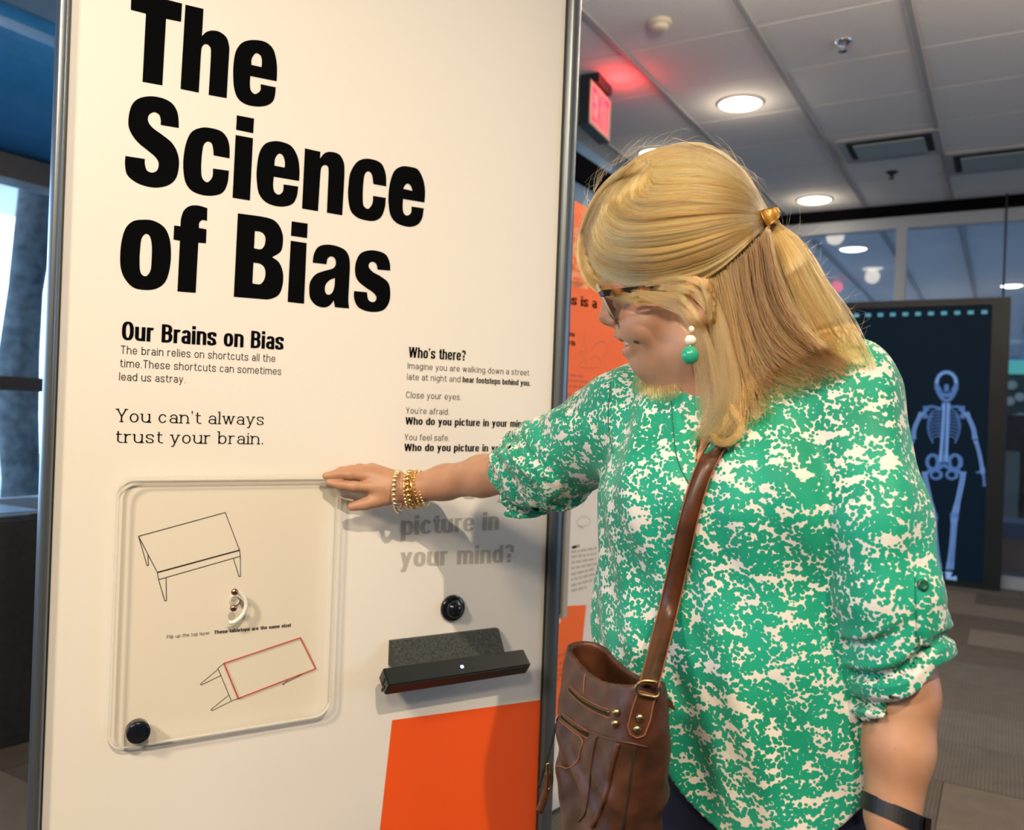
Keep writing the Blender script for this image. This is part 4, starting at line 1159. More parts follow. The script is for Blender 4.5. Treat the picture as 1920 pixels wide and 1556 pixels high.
def f_blouse_solid(Q):
    t = f_torso(Q)
    low = sstep(-Q[:, 2], -1.18, -.85)
    l, n = torso_lz(Q)
    t = t + (.0022 + .0050 * low) * np.sin(l * 42 + 1.2 * np.sin(Q[:, 2] * 7) + .8) * sstep(n, -.05, .08) + .0022 * np.sin(l * 95 + Q[:, 2] * 26 + n * 20)
    r = f_sleeve_r(Q); s = f_sleeve_l(Q)
    d = smin(t, r, .030); d = smin(d, s, .005 + .03 * sstep(Q[:, 2], 1.28, 1.40))
    return d
# neck opening, cut along the chest direction
VPOLY_PX = [(1250, 560), (1276, 690), (1284, 735), (1291, 795), (1300, 872), (1326, 834), (1362, 772), (1402, 705), (1440, 640), (1450, 560)]
VP = []
for x, y in VPOLY_PX:
    p = P(x, y, 1.03); q = p[None]; l, n = torso_lz(q); VP.append((float(l[0]), p[2]))
def f_blouse(Q):
    d = f_blouse_solid(Q)
    sh = np.maximum(d, -(d + .007))
    l, n = torso_lz(Q)
    v = np.maximum(d_poly2(l, Q[:, 2], VP), -(n + .0))
    sh = np.maximum(sh, -v)
    sh = np.maximum(sh, -d_cap(Q, NECK + np.array([0, 0, .0]), NECK + np.array([-.02, 0, .25]), .070, .075))
    # hem: shirt tails, higher at the sides
    hem = np.minimum(.825 + 6.5 * (l - .07) ** 2, .945)
    sh = np.maximum(sh, np.where(d < .03, hem - Q[:, 2], -1))
    # cuffs: only the sleeves are cut
    t_, r_, s_ = f_torso(Q), f_sleeve_r(Q), f_sleeve_l(Q)
    c0 = P(966, 884, 1.43)
    cr = (Q - c0) @ DR + .10 * (Q[:, 2] - c0[2]) + .006 * np.sin(Q @ np.array([40., 60, 120]))
    sh = np.maximum(sh, np.where(r_ < t_, cr, -1))
    c0 = P(1712, 1222, .965); xx = Q[:, 0] - c0[0]
    cl = (Q - c0) @ DL - np.where(xx < 0, -1.05 * xx, .15 * xx)
    sh = np.maximum(sh, np.where(s_ < t_ - .002, cl, -1))
    return sh
# ---- print of the blouse
M_blouse = mat('green_white_print', (.02, .45, .28), .55, Specular_IOR_Level=.25)
t = NT(M_blouse)
co = t.coord()
mp = t.n('ShaderNodeMapping'); mp.inputs['Rotation'].default_value = (.3, .6, .5); mp.inputs['Scale'].default_value = (1, 1, 1); t.l(co, mp.inputs['Vector'])
warp = t.n('ShaderNodeTexNoise'); warp.inputs['Scale'].default_value = 45; warp.inputs['Detail'].default_value = 2; t.l(mp.outputs[0], warp.inputs['Vector'])
wv = t.n('ShaderNodeVectorMath', operation='MULTIPLY_ADD'); t.l(warp.outputs['Color'], wv.inputs[0]); wv.inputs[1].default_value = (.0022, .0022, .0022); t.l(mp.outputs[0], wv.inputs[2])
mp2 = t.n('ShaderNodeMapping'); mp2.inputs['Scale'].default_value = (1.0, 1.0, 1.7); mp2.inputs['Rotation'].default_value = (.0, .35, .0); t.l(co, mp2.inputs['Vector'])
big = t.n('ShaderNodeTexNoise'); big.inputs['Scale'].default_value = 42; big.inputs['Detail'].default_value = 1.3; big.inputs['Roughness'].default_value = .5; t.l(mp2.outputs[0], big.inputs['Vector'])
vor = t.n('ShaderNodeTexVoronoi'); vor.inputs['Scale'].default_value = 205; vor.inputs['Randomness'].default_value = 1; t.l(wv.outputs[0], vor.inputs['Vector'])
dr = t.n('ShaderNodeFloatCurve'); cv = dr.mapping.curves[0]      # dot radius against density: bare patches, loose dots, dense leaves
cv.points[0].location = (0, 0); cv.points[1].location = (1, 1.0)
for q in ((.31, .0), (.36, .38), (.42, .575), (.50, .665), (.62, .80)): cv.points.new(*q)
dr.mapping.update()
t.l(big.outputs[0], dr.inputs['Value']); dens = dr.outputs[0]
msk = t.math('GREATER_THAN', t.math('SUBTRACT', dens, vor.outputs['Distance']), 0)
fine = t.n('ShaderNodeTexNoise'); fine.inputs['Scale'].default_value = 14; t.l(co, fine.inputs['Vector'])
grn = t.ramp(fine.outputs[0], [(.3, (.004, .25, .145)), (.7, (.010, .34, .21))])
t.l(t.mix(msk, (.66, .64, .58), grn), t.b.inputs['Base Color'])
weave = t.n('ShaderNodeTexNoise'); weave.inputs['Scale'].default_value = 900; t.l(co, weave.inputs['Vector']); t.bump(weave.outputs[0], .08, .0006)
t.b.inputs['Sheen Weight'].default_value = .15

bv, bq = surface(f_blouse, (-.05, .82, .64), (.60, 1.56, 1.52), .0030)
bv, bq = biggest(bv, bq)
bv = relax(bv, bq, 2, .45)
blouse = fast_mesh('blouse', bv, bq, M_blouse, person)
blouse_tree = bvh(bv, bq)

# ---- body: head, neck, chest, arms and hands in one surface
HD = P(1275, 450, 1.12)
FY = math.radians(15); FP_ = math.radians(18)
hf = np.array([-math.cos(FY) * math.cos(FP_), math.sin(FY) * math.cos(FP_), -math.sin(FP_)])
hl = np.array([-math.sin(FY), -math.cos(FY), 0.0])          # her left, towards the viewer
hu = np.cross(hl, hf); hu = hu if hu[2] > 0 else -hu
RH = np.stack([hf, hl, hu])
def Ym(px): return 1.12 + (1275 - px) * .00071 * .27
def H(px, py, l=0.0): return P(px, py, Ym(px) - .966 * l)
def mir(p):
    return p - 2 * np.dot(p - HD, hl) * hl
def both(pts): return [mir(H(*p)) for p in pts[:0:-1]] + [H(*p) for p in pts]
LIP_U = both([(1161, 628, 0), (1169, 632, .017), (1179, 636, .029), (1191, 642, .038)])
LIP_L = both([(1177, 658, 0), (1182, 657, .016), (1188, 652, .029), (1195, 646, .038)])
MOUTH = both([(1163, 643, 0), (1170, 643, .018), (1179, 643.5, .028), (1187, 644, .034)])
def f_head(Q):
    d = d_ell(Q, H(1268, 440), RH, (.106, .076, .094))
    d = smin(d, d_ell(Q, H(1258, 572), RH, (.070, .060, .088)), .03)
    d = smin(d, d_sph(Q, H(1217, 669), .0200), .018)
    d = smin(d, d_sph(Q, H(1190, 622), .0245), .02)
    for L_ in (0, 1):
        m = (lambda p: p) if L_ == 0 else mir
        d = smin(d, d_sph(Q, m(H(1212, 610, .036)), .0270), .026)
        d = smin(d, d_cap(Q, H(1226, 670), m(H(1294, 652, .043)), .020, .026), .024)
        d = smin(d, d_cap(Q, H(1140, 541), m(H(1168, 536, .036)), .0100, .0115), .016)
        d = smin(d, d_sph(Q, m(H(1152, 601, .0105)), .0078), .007)
        d = smin(smax(d, -d_sph(Q, m(H(1142, 568, .028)), .0095), .012), d_sph(Q, m(H(1166, 566, .030)), .0124), .004)
        e = d_ell(Q, m(H(1311, 563, .078)), np.stack([hf, hl, hu]) @ np.eye(3), (.017, .0085, .032))
        e = smax(e, -d_ell(Q, m(H(1306, 560, .088)), RH, (.010, .008, .020)), .006)
        d = smin(d, e, .007)
    d = smin(d, d_cap(Q, H(1147, 553), H(1137, 594), .0085, .0108), .012)
    # lips and the open smile
    d = smin(d, d_chain(Q, LIP_U, [.0030, .0045, .0056, .0064, .0056, .0045, .0030], .004), .005)
    d = smin(d, d_chain(Q, LIP_L, [.0030, .0050, .0064, .0074, .0064, .0050, .0030], .004), .005)
    d = smax(d, -d_chain(Q, MOUTH, [.0006, .0032, .0056, .0068, .0056, .0032, .0006], .004), .003)
    for m in ((lambda p: p), mir):
        d = smax(d, -d_chain(Q, [m(H(1159, 607, .017)), m(H(1178, 622, .035)), m(H(1197, 641, .046)), m(H(1206, 660, .047))], [.0010, .0016, .0016, .0008], .003), .007)
    # throat
    d = smin(d, d_cap(Q, H(1248, 672), H(1310, 690), .030, .046), .03)
    d = smin(d, d_cap(Q, H(1318, 620), NECK + np.array([-.012, .0, -.02]), .056, .062), .03)
    return d
# right hand on the board: knuckles and finger joints placed against the panel
def hp(px, py, off): return XP.at(px, py, off)
FINGERS_R = {
    'index': [hp(697, 913, .060), hp(664, 912, .056), hp(638, 909, .045), hp(617, 905, .034)],
    'middle': [hp(692, 893, .050), hp(655, 890, .044), hp(630, 890, .037), hp(611, 892, .031)],
    'ring': [hp(690, 884, .042), hp(660, 881, .036), hp(640, 883, .030), hp(626, 888, .026)],
    'little': [hp(698, 879, .030), hp(674, 877, .027), hp(660, 880, .024), hp(650, 884, .020)],
    'thumb': [hp(738, 930, .066), hp(708, 938, .062), hp(684, 945, .056), hp(660, 950, .050)]}
FR = {'index': (.0105, .0092, .0084, .0066), 'middle': (.0105, .0094, .0086, .0068), 'ring': (.0100, .0088, .008, .0064), 'little': (.0088, .0076, .007, .0058), 'thumb': (.0150, .0125, .0108, .0082)}
def f_hand_r(Q):
    k = [FINGERS_R[n][0] for n in ('index', 'middle', 'ring', 'little')]
    d = None
    for i, p in enumerate(k):
        q = d_cap(Q, W_Rt + (p - k[1]) * .35, p, .017, .0115); d = q if d is None else smin(d, q, .014)
    for n, pts in FINGERS_R.items():
        d = smin(d, d_chain(Q, pts, FR[n], .004), .0025 if n != 'thumb' else .014)
    return d
HLw = W_Lt; hd_ = np.array([-.05, -.02, -1.0]); hd_ = hd_ / np.linalg.norm(hd_)
hsid = np.array([-.55, -.83, 0.0])       # thumb side, forwards
FINGERS_L = {}
for i, (n, ln) in enumerate((('index', .086), ('middle', .094), ('ring', .088), ('little', .070))):
    b0 = W_Lt + hd_ * .095 + hsid * (.032 - .021 * i)
    inn = np.array([-.8, .5, 0])
    FINGERS_L[n] = [b0, b0 + hd_ * ln * .45 + inn * .004, b0 + hd_ * ln * .75 + inn * .014, b0 + hd_ * ln * .95 + inn * .028]
FINGERS_L['thumb'] = [W_Lt + hd_ * .03 + hsid * .026, W_Lt + hd_ * .065 + hsid * .045, W_Lt + hd_ * .092 + hsid * .052, W_Lt + hd_ * .115 + hsid * .050]
def f_hand_l(Q):
    d = None
    for i, n in enumerate(('index', 'middle', 'ring', 'little')):
        p = FINGERS_L[n][0]
        q = d_cap(Q, W_Lt + hsid * (.014 - .009 * i), p, .017, .0115); d = q if d is None else smin(d, q, .014)
    for n, pts in FINGERS_L.items(): d = smin(d, d_chain(Q, pts, FR[n], .004), .006 if n != 'thumb' else .014)
    return d
AR = [S_Rt, E_Rt, P(905, 892, 1.50), P(835, 904, 1.565), W_Rt]; ARr = [.047, .0425, .0345, .0300, .0272]
AL = [S_Lt, P(1690, 1195, .975), P(1691, 1300, .965), P(1684, 1400, .955), W_Lt]; ALr = [.045, .0350, .0366, .0350, .0298]
def f_body(Q):
    d = np.full(len(Q), .5)
    def part(d, f, lo, hi, k):
        m = np.all((Q > np.asarray(lo) - .06) & (Q < np.asarray(hi) + .06), axis=1)
        if m.any(): d[m] = smin(d[m], f(Q[m]), k)
        else: pass
        return d
    d = part(d, f_head, (.08, 1.0, 1.30), (.36, 1.26, 1.75), .02)
    m = (Q[:, 2] > 1.10) & (Q[:, 0] > .05)
    if m.any():
        t = smax(f_torso(Q[m]) + .011, 1.16 - Q[m][:, 2], .02); d[m] = smin(d[m], t, .028)
    d = part(d, lambda q: d_chain(q, AR, ARr, .02), np.min(AR, 0), np.max(AR, 0), .015)
    d = part(d, lambda q: d_chain(q, AL, ALr, .02), np.min(AL, 0), np.max(AL, 0), .015)
    a = np.concatenate([np.array(v) for v in FINGERS_R.values()] + [W_Rt[None]])
    d = part(d, f_hand_r, a.min(0), a.max(0), .012)
    a = np.concatenate([np.array(v) for v in FINGERS_L.values()] + [W_Lt[None]])
    d = part(d, f_hand_l, a.min(0), a.max(0), .012)
    return d
M_skin = mat('skin', (.66, .36, .25), .48, Subsurface_Weight=.12, Subsurface_Scale=.012)
M_skin.node_tree.nodes['Principled BSDF'].inputs['Subsurface Radius'].default_value = (1, .35, .2)
t = NT(M_skin)
n1 = t.n('ShaderNodeTexNoise'); n1.inputs['Scale'].default_value = 22; n1.inputs['Detail'].default_value = 3; t.l(t.coord(), n1.inputs['Vector'])
base = t.ramp(n1.outputs[0], [(.3, (.40, .20, .115)), (.7, (.50, .28, .17))])
fk = t.n('ShaderNodeTexVoronoi'); fk.inputs['Scale'].default_value = 42; t.l(t.coord(), fk.inputs['Vector'])
fr_ = t.math('LESS_THAN', fk.outputs['Distance'], .04)
t.l(t.mix(t.math('MULTIPLY', fr_, .4), base, (.22, .08, .045)), t.b.inputs['Base Color'])
n2 = t.n('ShaderNodeTexNoise'); n2.inputs['Scale'].default_value = 600; t.l(t.coord(), n2.inputs['Vector']); t.bump(n2.outputs[0], .10, .0006)
kv, kq = surface(f_body, (-.42, .80, .60), (.56, 1.80, 1.74), .0021, slack=1.15)
kv, kq = biggest(kv, kq)
kv = relax(kv, kq, 2, .45)
body = fast_mesh('body', kv, kq, M_skin, person)
M_lip = mat('lips', (.48, .17, .13), .38); body.data.materials.append(M_lip)
fc = kv[kq].mean(1); near_m = np.where(np.linalg.norm(fc - H(1175, 642), axis=1) < .08)[0]
dl_ = np.minimum(d_chain(fc[near_m], LIP_U, [.0030, .0042, .0052, .0058, .0052, .0042, .0030], .003), d_chain(fc[near_m], LIP_L, [.0030, .0046, .0058, .0064, .0058, .0046, .0030], .003))
mi = np.zeros(len(body.data.polygons), np.int32); mi[near_m[dl_ < .0012]] = 1
body.data.polygons.foreach_set('material_index', mi)
body_tree = bvh(kv, kq)

# ---- trousers and shoes
M_navy = noisy('navy_trousers', (.006, .008, .030), .8, 300, .3, .2)
hipc = np.array([np.interp(.85, RZ, RX), TORSO_Y, 0])
FL = hipc + TL * .10; FRt = hipc - TL * .10
def f_trou(Q):
    d = d_ell(Q, hipc + np.array([0, 0, .84]), np.stack([TL, TN, UP]), (.178, .120, .165))
    for s, f0 in ((1, FL), (-1, FRt)):
        d = smin(d, d_chain(Q, [f0 + np.array([0, 0, .80]), f0 + TN * .02 + np.array([0, 0, .46]), f0 + np.array([0, 0, .06])], [.098, .070, .058], .03), .03)
    d = smax(d, Q[:, 2] - .99, .01)
    return d + .003 * np.sin(Q[:, 2] * 90 + Q[:, 0] * 60) * sstep(-Q[:, 2], -.4, -.1)
tv, tq_ = surface(f_trou, hipc + np.array([-.30, -.30, .03]), hipc + np.array([.30, .30, 1.0]), .007)
fast_mesh('trousers', relax(tv, tq_, 2), tq_, M_navy, person)
M_shoe = mat('dark_shoe', (.02, .018, .016), .4)
for f0 in (FL, FRt):
    def f_shoe(Q, f0=f0):
        d = d_chain(Q, [f0 - TN * .06 + UP * .035, f0 + TN * .06 + UP * .033, f0 + TN * .155 + UP * .024], [.034, .036, .024], .02)
        d = smin(d, d_cap(Q, f0 + UP * .05, f0 + UP * .085, .036), .03)
        return smax(d, -Q[:, 2] + .001, .004)
    sv, sq_ = surface(f_shoe, f0 + np.array([-.22, -.22, -.02]), f0 + np.array([.22, .22, .14]), .005)
    fast_mesh('shoe', sv, sq_, M_shoe, person)
# ================================================================== WORN AND CARRIED THINGS
M_gold = mat('gold', (.83, .58, .22), .22, 1.0)
M_gold2 = mat('pale_gold', (.90, .74, .46), .25, 1.0)
M_pearl = mat('pearl', (.85, .80, .70), .2, Coat_Weight=.5)
M_jade = mat('green_bead', (.02, .36, .22), .22, Coat_Weight=.4)
# ---- glasses
M_rim = mat('clear_grey_rim', (.28, .25, .21), .18, Coat_Weight=.5)
M_tort = mat('tortoiseshell', (.015, .010, .008), .15); t = NT(M_tort)
nz = t.n('ShaderNodeTexNoise'); nz.inputs['Scale'].default_value = 70; t.l(t.coord(), nz.inputs['Vector'])
t.l(t.ramp(nz.outputs[0], [(.5, (.010, .007, .006)), (.66, (.22, .09, .02))]), t.b.inputs['Base Color'])
M_lens = clear_mat('lens_glass', (.97, .97, .96), 1, 1.4)
pan = math.radians(-9)
gu = hu * math.cos(pan) - hf * math.sin(pan) * -1 * -1
gu = gu / np.linalg.norm(gu)
gl_c = H(1137, 567, .033); glasses = thing('glasses', gl_c, 'clear-fronted glasses with dark tortoiseshell temples on the face', 'glasses')
def lens_pts(c, k=1.0, n=36):
    out = []
    for i in range(n):
        a = 2 * math.pi * i / n; ca, sa = math.cos(a), math.sin(a); p = 3.2
        out.append(c + hl * .0265 * k * math.copysign(abs(ca) ** (2 / p), ca) + gu * .0245 * k * math.copysign(abs(sa) ** (2 / p), sa))
    return out
for c in (gl_c, mir(gl_c)):
    pts = lens_pts(c); rim = MB().tube(pts, .0021, 8, closed=True).build('rim', M_rim, glasses, True)
    MB().add([p for p in lens_pts(c, .97)], [tuple(range(36))]).build('lens', M_lens, glasses)
br_ = [gl_c - hl * .0255 + gu * .006, (gl_c + mir(gl_c)) / 2 + hf * .004 + gu * .010, mir(gl_c) + hl * .0255 + gu * .006]
MB().tube(crom(br_, 6), .0018, 8).build('bridge', M_rim, glasses, True)
for m in ((lambda p: p), mir):
    a = m(gl_c + hl * .0275 + gu * .008); e = m(H(1190, 543, .066)); r_ = m(H(1305, 530, .071))
    b = MB()
    for p0, p1, h0, h1 in ((a - hf * .002, e, .0042, .0036), (e, r_, .0036, .0024)):
        dirv = (p1 - p0) / np.linalg.norm(p1 - p0); uv_ = np.cross(dirv, hl); uv_ /= np.linalg.norm(uv_); lv = np.cross(dirv, uv_) * .0011
        b.hexa([p0 - uv_ * h0 - lv, p1 - uv_ * h1 - lv, p1 - uv_ * h1 + lv, p0 - uv_ * h0 + lv, p0 + uv_ * h0 - lv, p1 + uv_ * h1 - lv, p1 + uv_ * h1 + lv, p0 + uv_ * h0 + lv])
    b.build('temple', M_tort, glasses)
    MB().box(m(gl_c + hl * .027 + gu * .008 - hf * .001), hf * .0028, hl * .0022, gu * .0034).build('hinge', M_chrome, glasses)
# ---- eyes, teeth
M_eye = mat('eye_white', (.75, .72, .68), .2); M_teeth = mat('teeth', (.78, .72, .60), .25)
for m in ((lambda p: p), mir):
    c = m(H(1169, 568, .0298)); e = MB().lathe(c, hf * .8 - hu * .5, [(.0001, .0112), (.006, .0095), (.0098, .0055), (.0112, 0), (.0098, -.0055), (.006, -.0095), (.0001, -.0112)][::-1], 18).build('eye', M_eye, person, True)
    MB().tube([c + hf * .0095 + hl * q * .011 + hu * (.0035 - .0045 * abs(q) ** 2) - hf * .004 * q * q for q in np.linspace(-1, 1, 9)], .0009, 6).build('eyelashes', M_black, person)
tp_ = crom(both([(1172, 640, 0), (1177, 640, .013), (1184, 641, .024), (1192, 643, .032)]), 2)
for i in range(len(tp_) - 1):
    a, c = tp_[i], tp_[i + 1]; mid_ = (a + c) / 2; ax = (c - a) / 2 * .93; nr = np.cross(ax, hu); nr /= np.linalg.norm(nr)
    MB().box(mid_, ax, nr * .002, hu * .0042).build('tooth', M_teeth, person)
# ---- earring
lob = H(1298, 604, .083)
ear = thing('earring', P(1294, 700, lob[1] - .004), 'drop earring of pearl beads over a round green stone', 'earring')
yE = lob[1] - .006
def bead(px, py, r, sq, m, name):
    c = P(px, py, yE); MB().lathe(c, UP, [(max(r * math.sin(a), 1e-4), -r * sq * math.cos(a)) for a in np.linspace(0, math.pi, 13)], 20).build(name, m, ear, True)
bead(1297, 617, .0036, 1.15, M_pearl, 'bead'); bead(1294.5, 638, .0072, .92, M_pearl, 'bead'); bead(1293.5, 666, .0108, 1.06, M_jade, 'stone')
bead(1295, 629, .0028, .5, M_gold, 'spacer'); bead(1294, 649, .0030, .5, M_gold, 'spacer')
MB().tube(crom([P(1299, 603, yE), P(1300, 608, yE - .002), P(1297, 614, yE)], 5), .0006, 6).build('hook', M_gold, ear)
# ---- bracelets on the outstretched wrist
dA = (W_Rt - P(835, 909, 1.565)); dA = dA / np.linalg.norm(dA)
aU = UP - dA * (UP @ dA); aU /= np.linalg.norm(aU); aS = np.cross(dA, aU)
def bracelet(px, py, rad, n, br, m, label, tiltU=0.0, sag=0.0, kind='bead', drop=0.0, sz=1.0):
    off = float(np.dot(W_Rt - XP.o, XP.n)) + .018 * (px - 772) / 60
    c = XP.at(px, py, off) - UP * drop
    root = thing('bracelet', c - UP * rad, label, 'bracelet', None)
    ax = dA + aU * tiltU; ax /= np.linalg.norm(ax)
    u = aU - ax * (aU @ ax); u /= np.linalg.norm(u); s = np.cross(ax, u)
    ring = [c + (u * math.cos(a) * sz + s * math.sin(a)) * rad for a in np.linspace(0, 2 * math.pi, 48, endpoint=False)]
    if kind == 'bangle':
        MB().tube(ring, br, 8, closed=True).build('hoop', m, root, True)
    else:
        MB().tube(ring, br * .35, 6, closed=True).build('cord', M_gold, root, True)
        me = None
        for k in range(n):
            a = 2 * math.pi * k / n; p = c + (u * math.cos(a) * sz + s * math.sin(a)) * rad
            if me is None or kind == 'mixed' and k < 3:
                rr = br * (1 + .25 * (k % 3))
                o = MB().lathe(p, -u * math.sin(a) + s * math.cos(a), [(rr * math.sin(b) + 1e-4, -rr * 1.1 * math.cos(b)) for b in np.linspace(0, math.pi, 7)], 8).build('bead', m, root, True)
                me = (o.data, p)
            else:
                o = link('bead', me[0], root); o.location = p - me[1]
    return root
bracelet(748, 921, .0365, 26, .0034, M_gold2, 'gold and pearl bead bracelet hanging loose on the hand side of the wrist', .10, sz=1.0, kind='mixed')
bracelet(766, 918, .0335, 28, .0032, M_gold2, 'pale gold bead bracelet beside the loose pearl one', .06)
bracelet(773, 917, .0330, 20, .0038, M_gold, 'chunky gold bead bracelet in the middle of the bracelet stack', .03, kind='mixed')
bracelet(780, 917, .0328, 0, .0022, M_gold, 'plain gold bangle between the bead bracelets', .0, kind='bangle')
bracelet(786, 916, .0330, 30, .0028, M_gold, 'fine gold bead bracelet next to the plain bangle', -.04)
bracelet(794, 916, .0332, 34, .0024, M_gold2, 'thin pale bead bracelet nearest the elbow', -.07)
MB().lathe(P(764, 887, 1.58), (0, -.5, 1), [(.0005, -.006), (.006, -.004), (.0075, 0), (.006, .004), (.0005, .006)], 14).build('pearl_charm', M_pearl, bpy.data.objects['bracelet.001'], True)
# ---- wristband on the hanging arm
M_band = mat('black_rubber', (.008, .009, .013), .45)
dL = (W_Lt - P(1684, 1400, .965)); dL /= np.linalg.norm(dL)
wb_c = W_Lt - dL * .004
wb = thing('wristband', wb_c - UP * .03, 'black fitness band on the wrist of the hanging arm', 'wristband')
s1_ = np.array([1.0, 0, 0]); s1_ = s1_ - dL * (s1_ @ dL); s1_ /= np.linalg.norm(s1_); s2_ = np.cross(dL, s1_)
if s2_[1] > 0: s2_ = -s2_
v = []; f = []; N = 48
for k in range(N):
    a = 2 * math.pi * k / N; d_ = s1_ * math.cos(a) + s2_ * math.sin(a); tl_ = dL * .10 * math.cos(a) * .03
    for rr, hh in ((.0312, -.0095), (.0340, -.0090), (.0340, .0090), (.0312, .0095)): v.append(wb_c + d_ * rr * 1.0 + dL * hh + dL * .006 * math.cos(a))
for k in range(N):
    for j in range(4): f.append((k * 4 + j, k * 4 + (j + 1) % 4, ((k + 1) % N) * 4 + (j + 1) % 4, ((k + 1) % N) * 4 + j))
MB().add(v, f).build('strap', M_band, wb, False)
a = math.radians(22); dd = s1_ * math.cos(a) + s2_ * math.sin(a); ee = -s1_ * math.sin(a) + s2_ * math.cos(a)
MB().box(wb_c + dd * .0357 + dL * .005, dd * .0028, ee * .017, dL * .0098).build('display', mat('band_display', (.010, .006, .008), .08), wb)

# ---- shoulder bag
M_lea = noisy('brown_leather', (.060, .020, .008), .45, 28, .5, .35, bdist=.002)
M_lea2 = noisy('tan_leather_strap', (.075, .026, .010), .40, 40, .35, .2)
M_lea_d = mat('bag_lining', (.012, .010, .009), .9)
M_stitch = mat('orange_edge_thread', (.26, .09, .03), .6)
M_zip = mat('bronze_zip', (.16, .13, .085), .35, .8)
M_brz = mat('antique_brass', (.34, .26, .14), .3, 1.0)
near_, far_ = P(1176, 1345, .900), P(1044, 1300, 1.07)
wv_ = near_ - far_; wv_[2] = 0; BW = np.linalg.norm(wv_); wv_ /= BW
tv_ = np.array([wv_[1], -wv_[0], 0]); tv_ = tv_ if tv_[0] < 0 else -tv_
BTOP, BBOT = 1.050, .800
BTH = .030
bc = (near_ + far_) / 2 - tv_ * BTH; bc[2] = (BTOP + BBOT) / 2
bhx, bhy, bhz = BW / 2, BTH, (BTOP - BBOT) / 2
def rbox(u, w, z, hx, hy, hz, r):
    q = np.stack([np.abs(u) - hx + r, np.abs(w) - hy + r, np.abs(z) - hz + r], -1)
    return np.linalg.norm(np.maximum(q, 0), axis=1) + np.minimum(q.max(1), 0) - r
def f_bag(Q):
    p = Q - bc; u, w, z = p @ wv_, p @ tv_, p[:, 2]
    tz = np.clip((z + bhz) / (2 * bhz), 0, 1)
    zz = np.minimum(z, 0)                                   # round bottom, straight top
    u2 = u / (.58 + .46 * np.sin(np.clip(tz, 0, 1) * 2.0)); w2 = w / (1.05 + .30 * np.sin(tz * 3.0) - .15 * tz)
    d = rbox(u2, w2, z - .03, bhx, bhy, bhz + .03, .026) * .9
    d = d + .0019 * np.sin(u * 70 + z * 75 + 1.5 * np.sin(z * 45)) * sstep(-z, -.08, .02) + .0005 * np.sin(u * 160 - z * 140)
    rim = bhz - .030 * np.clip(-u / bhx, -1, 1) * 0 - .012 * np.cos(u / bhx * 2.0)
    d = np.maximum(d, z - rim)
    inner = np.maximum(rbox(u2, w2, z - .03, bhx - .009, bhy - .008, bhz + .2, .020) * .9, rim - .11 - z)
    return np.maximum(d, -inner)
gv, gq_ = surface(f_bag, bc - .2, bc + .2, .0030, slack=1.3)
gv, gq_ = biggest(gv, gq_)
gv = relax(gv, gq_, 2)
bag = thing('shoulder_bag', np.array([bc[0], bc[1], BBOT]), 'brown leather shoulder bag with zips hanging at her hip', 'bag')
fast_mesh('body', gv, gq_, M_lea, bag)
bag_tree = bvh(gv, gq_)
def zb3(x, y): return 990 + x / 4.63, 1220 + y / 4.63
def on(tree, px, py, lift, fall=None):
    h, n_ = cast(tree, px, py)
    if h is None: return (P(px, py, fall), np.array([0, -1., 0])) if fall else (None, None)
    d = -ray(px, py); d /= np.linalg.norm(d)
    if n_ @ d < 0: n_ = -n_
    return h + (n_ * .6 + d * .4) * lift, n_
def path_on(tree, pts, lift, n=6, fall=None):
    out = []
    for x, y in crom(np.array(pts, float), n):
        p, q = on(tree, x, y, lift, fall)
        if p is not None: out.append(p)
    return out
def smooth_pts(pts, it=2):
    pts = [np.asarray(p) for p in pts]
    for _ in range(it): pts = [pts[0]] + [(pts[i - 1] + 2 * pts[i] + pts[i + 1]) / 4 for i in range(1, len(pts) - 1)] + [pts[-1]]
    return pts
def ribbon(tree, pts, w, lift, th, name, m, parent, fall=None, n=6, sm=2, edge=None, ws=None):
    """strip of width w px laid on a surface along photograph positions"""
    c = crom(np.array(pts, float), n); L, R = [], []
    for i, q in enumerate(c):
        t_ = c[min(i + 1, len(c) - 1)] - c[max(i - 1, 0)]; t_ /= np.linalg.norm(t_); nn = np.array([-t_[1], t_[0]])
        ww = w if ws is None else np.interp(i / (len(c) - 1), np.linspace(0, 1, len(ws)), ws)
        a, _ = on(tree, *(q + nn * ww / 2), lift, fall); b_, _ = on(tree, *(q - nn * ww / 2), lift, fall)
        if a is None or b_ is None: continue
        L.append(a); R.append(b_)
    L, R = smooth_pts(L, sm), smooth_pts(R, sm); b = MB(); k = len(L); v = []
    for i in range(k):
        d = ray(*proj(L[i])); d = d / np.linalg.norm(d) * th
        v += [L[i], R[i], R[i] + d, L[i] + d]
    f = []
    for i in range(k - 1):
        for j in range(4): f.append((i * 4 + j, i * 4 + (j + 1) % 4, (i + 1) * 4 + (j + 1) % 4, (i + 1) * 4 + j))
    f += [(3, 2, 1, 0), tuple((k - 1) * 4 + j for j in range(4))]
    o = b.add(v, f).build(name, m, parent, True)
    if edge:
        for E_ in (L, R):
            MB().tube([p - (ray(*proj(p))) * .0004 for p in E_], edge, 6).build('edge_stitching', M_stitch, o)
    return o
def seam(pts, r, m, name='seam', lift=.0008, tree=None, parent=None):
    q = path_on(tree or bag_tree, [zb3(*p) for p in pts] if tree is None else pts, lift)
    if len(q) > 3: return MB().tube(smooth_pts(q, 2), r, 6).build(name, m, parent or bag, True)
Z = lambda pts: [zb3(*p) for p in pts]
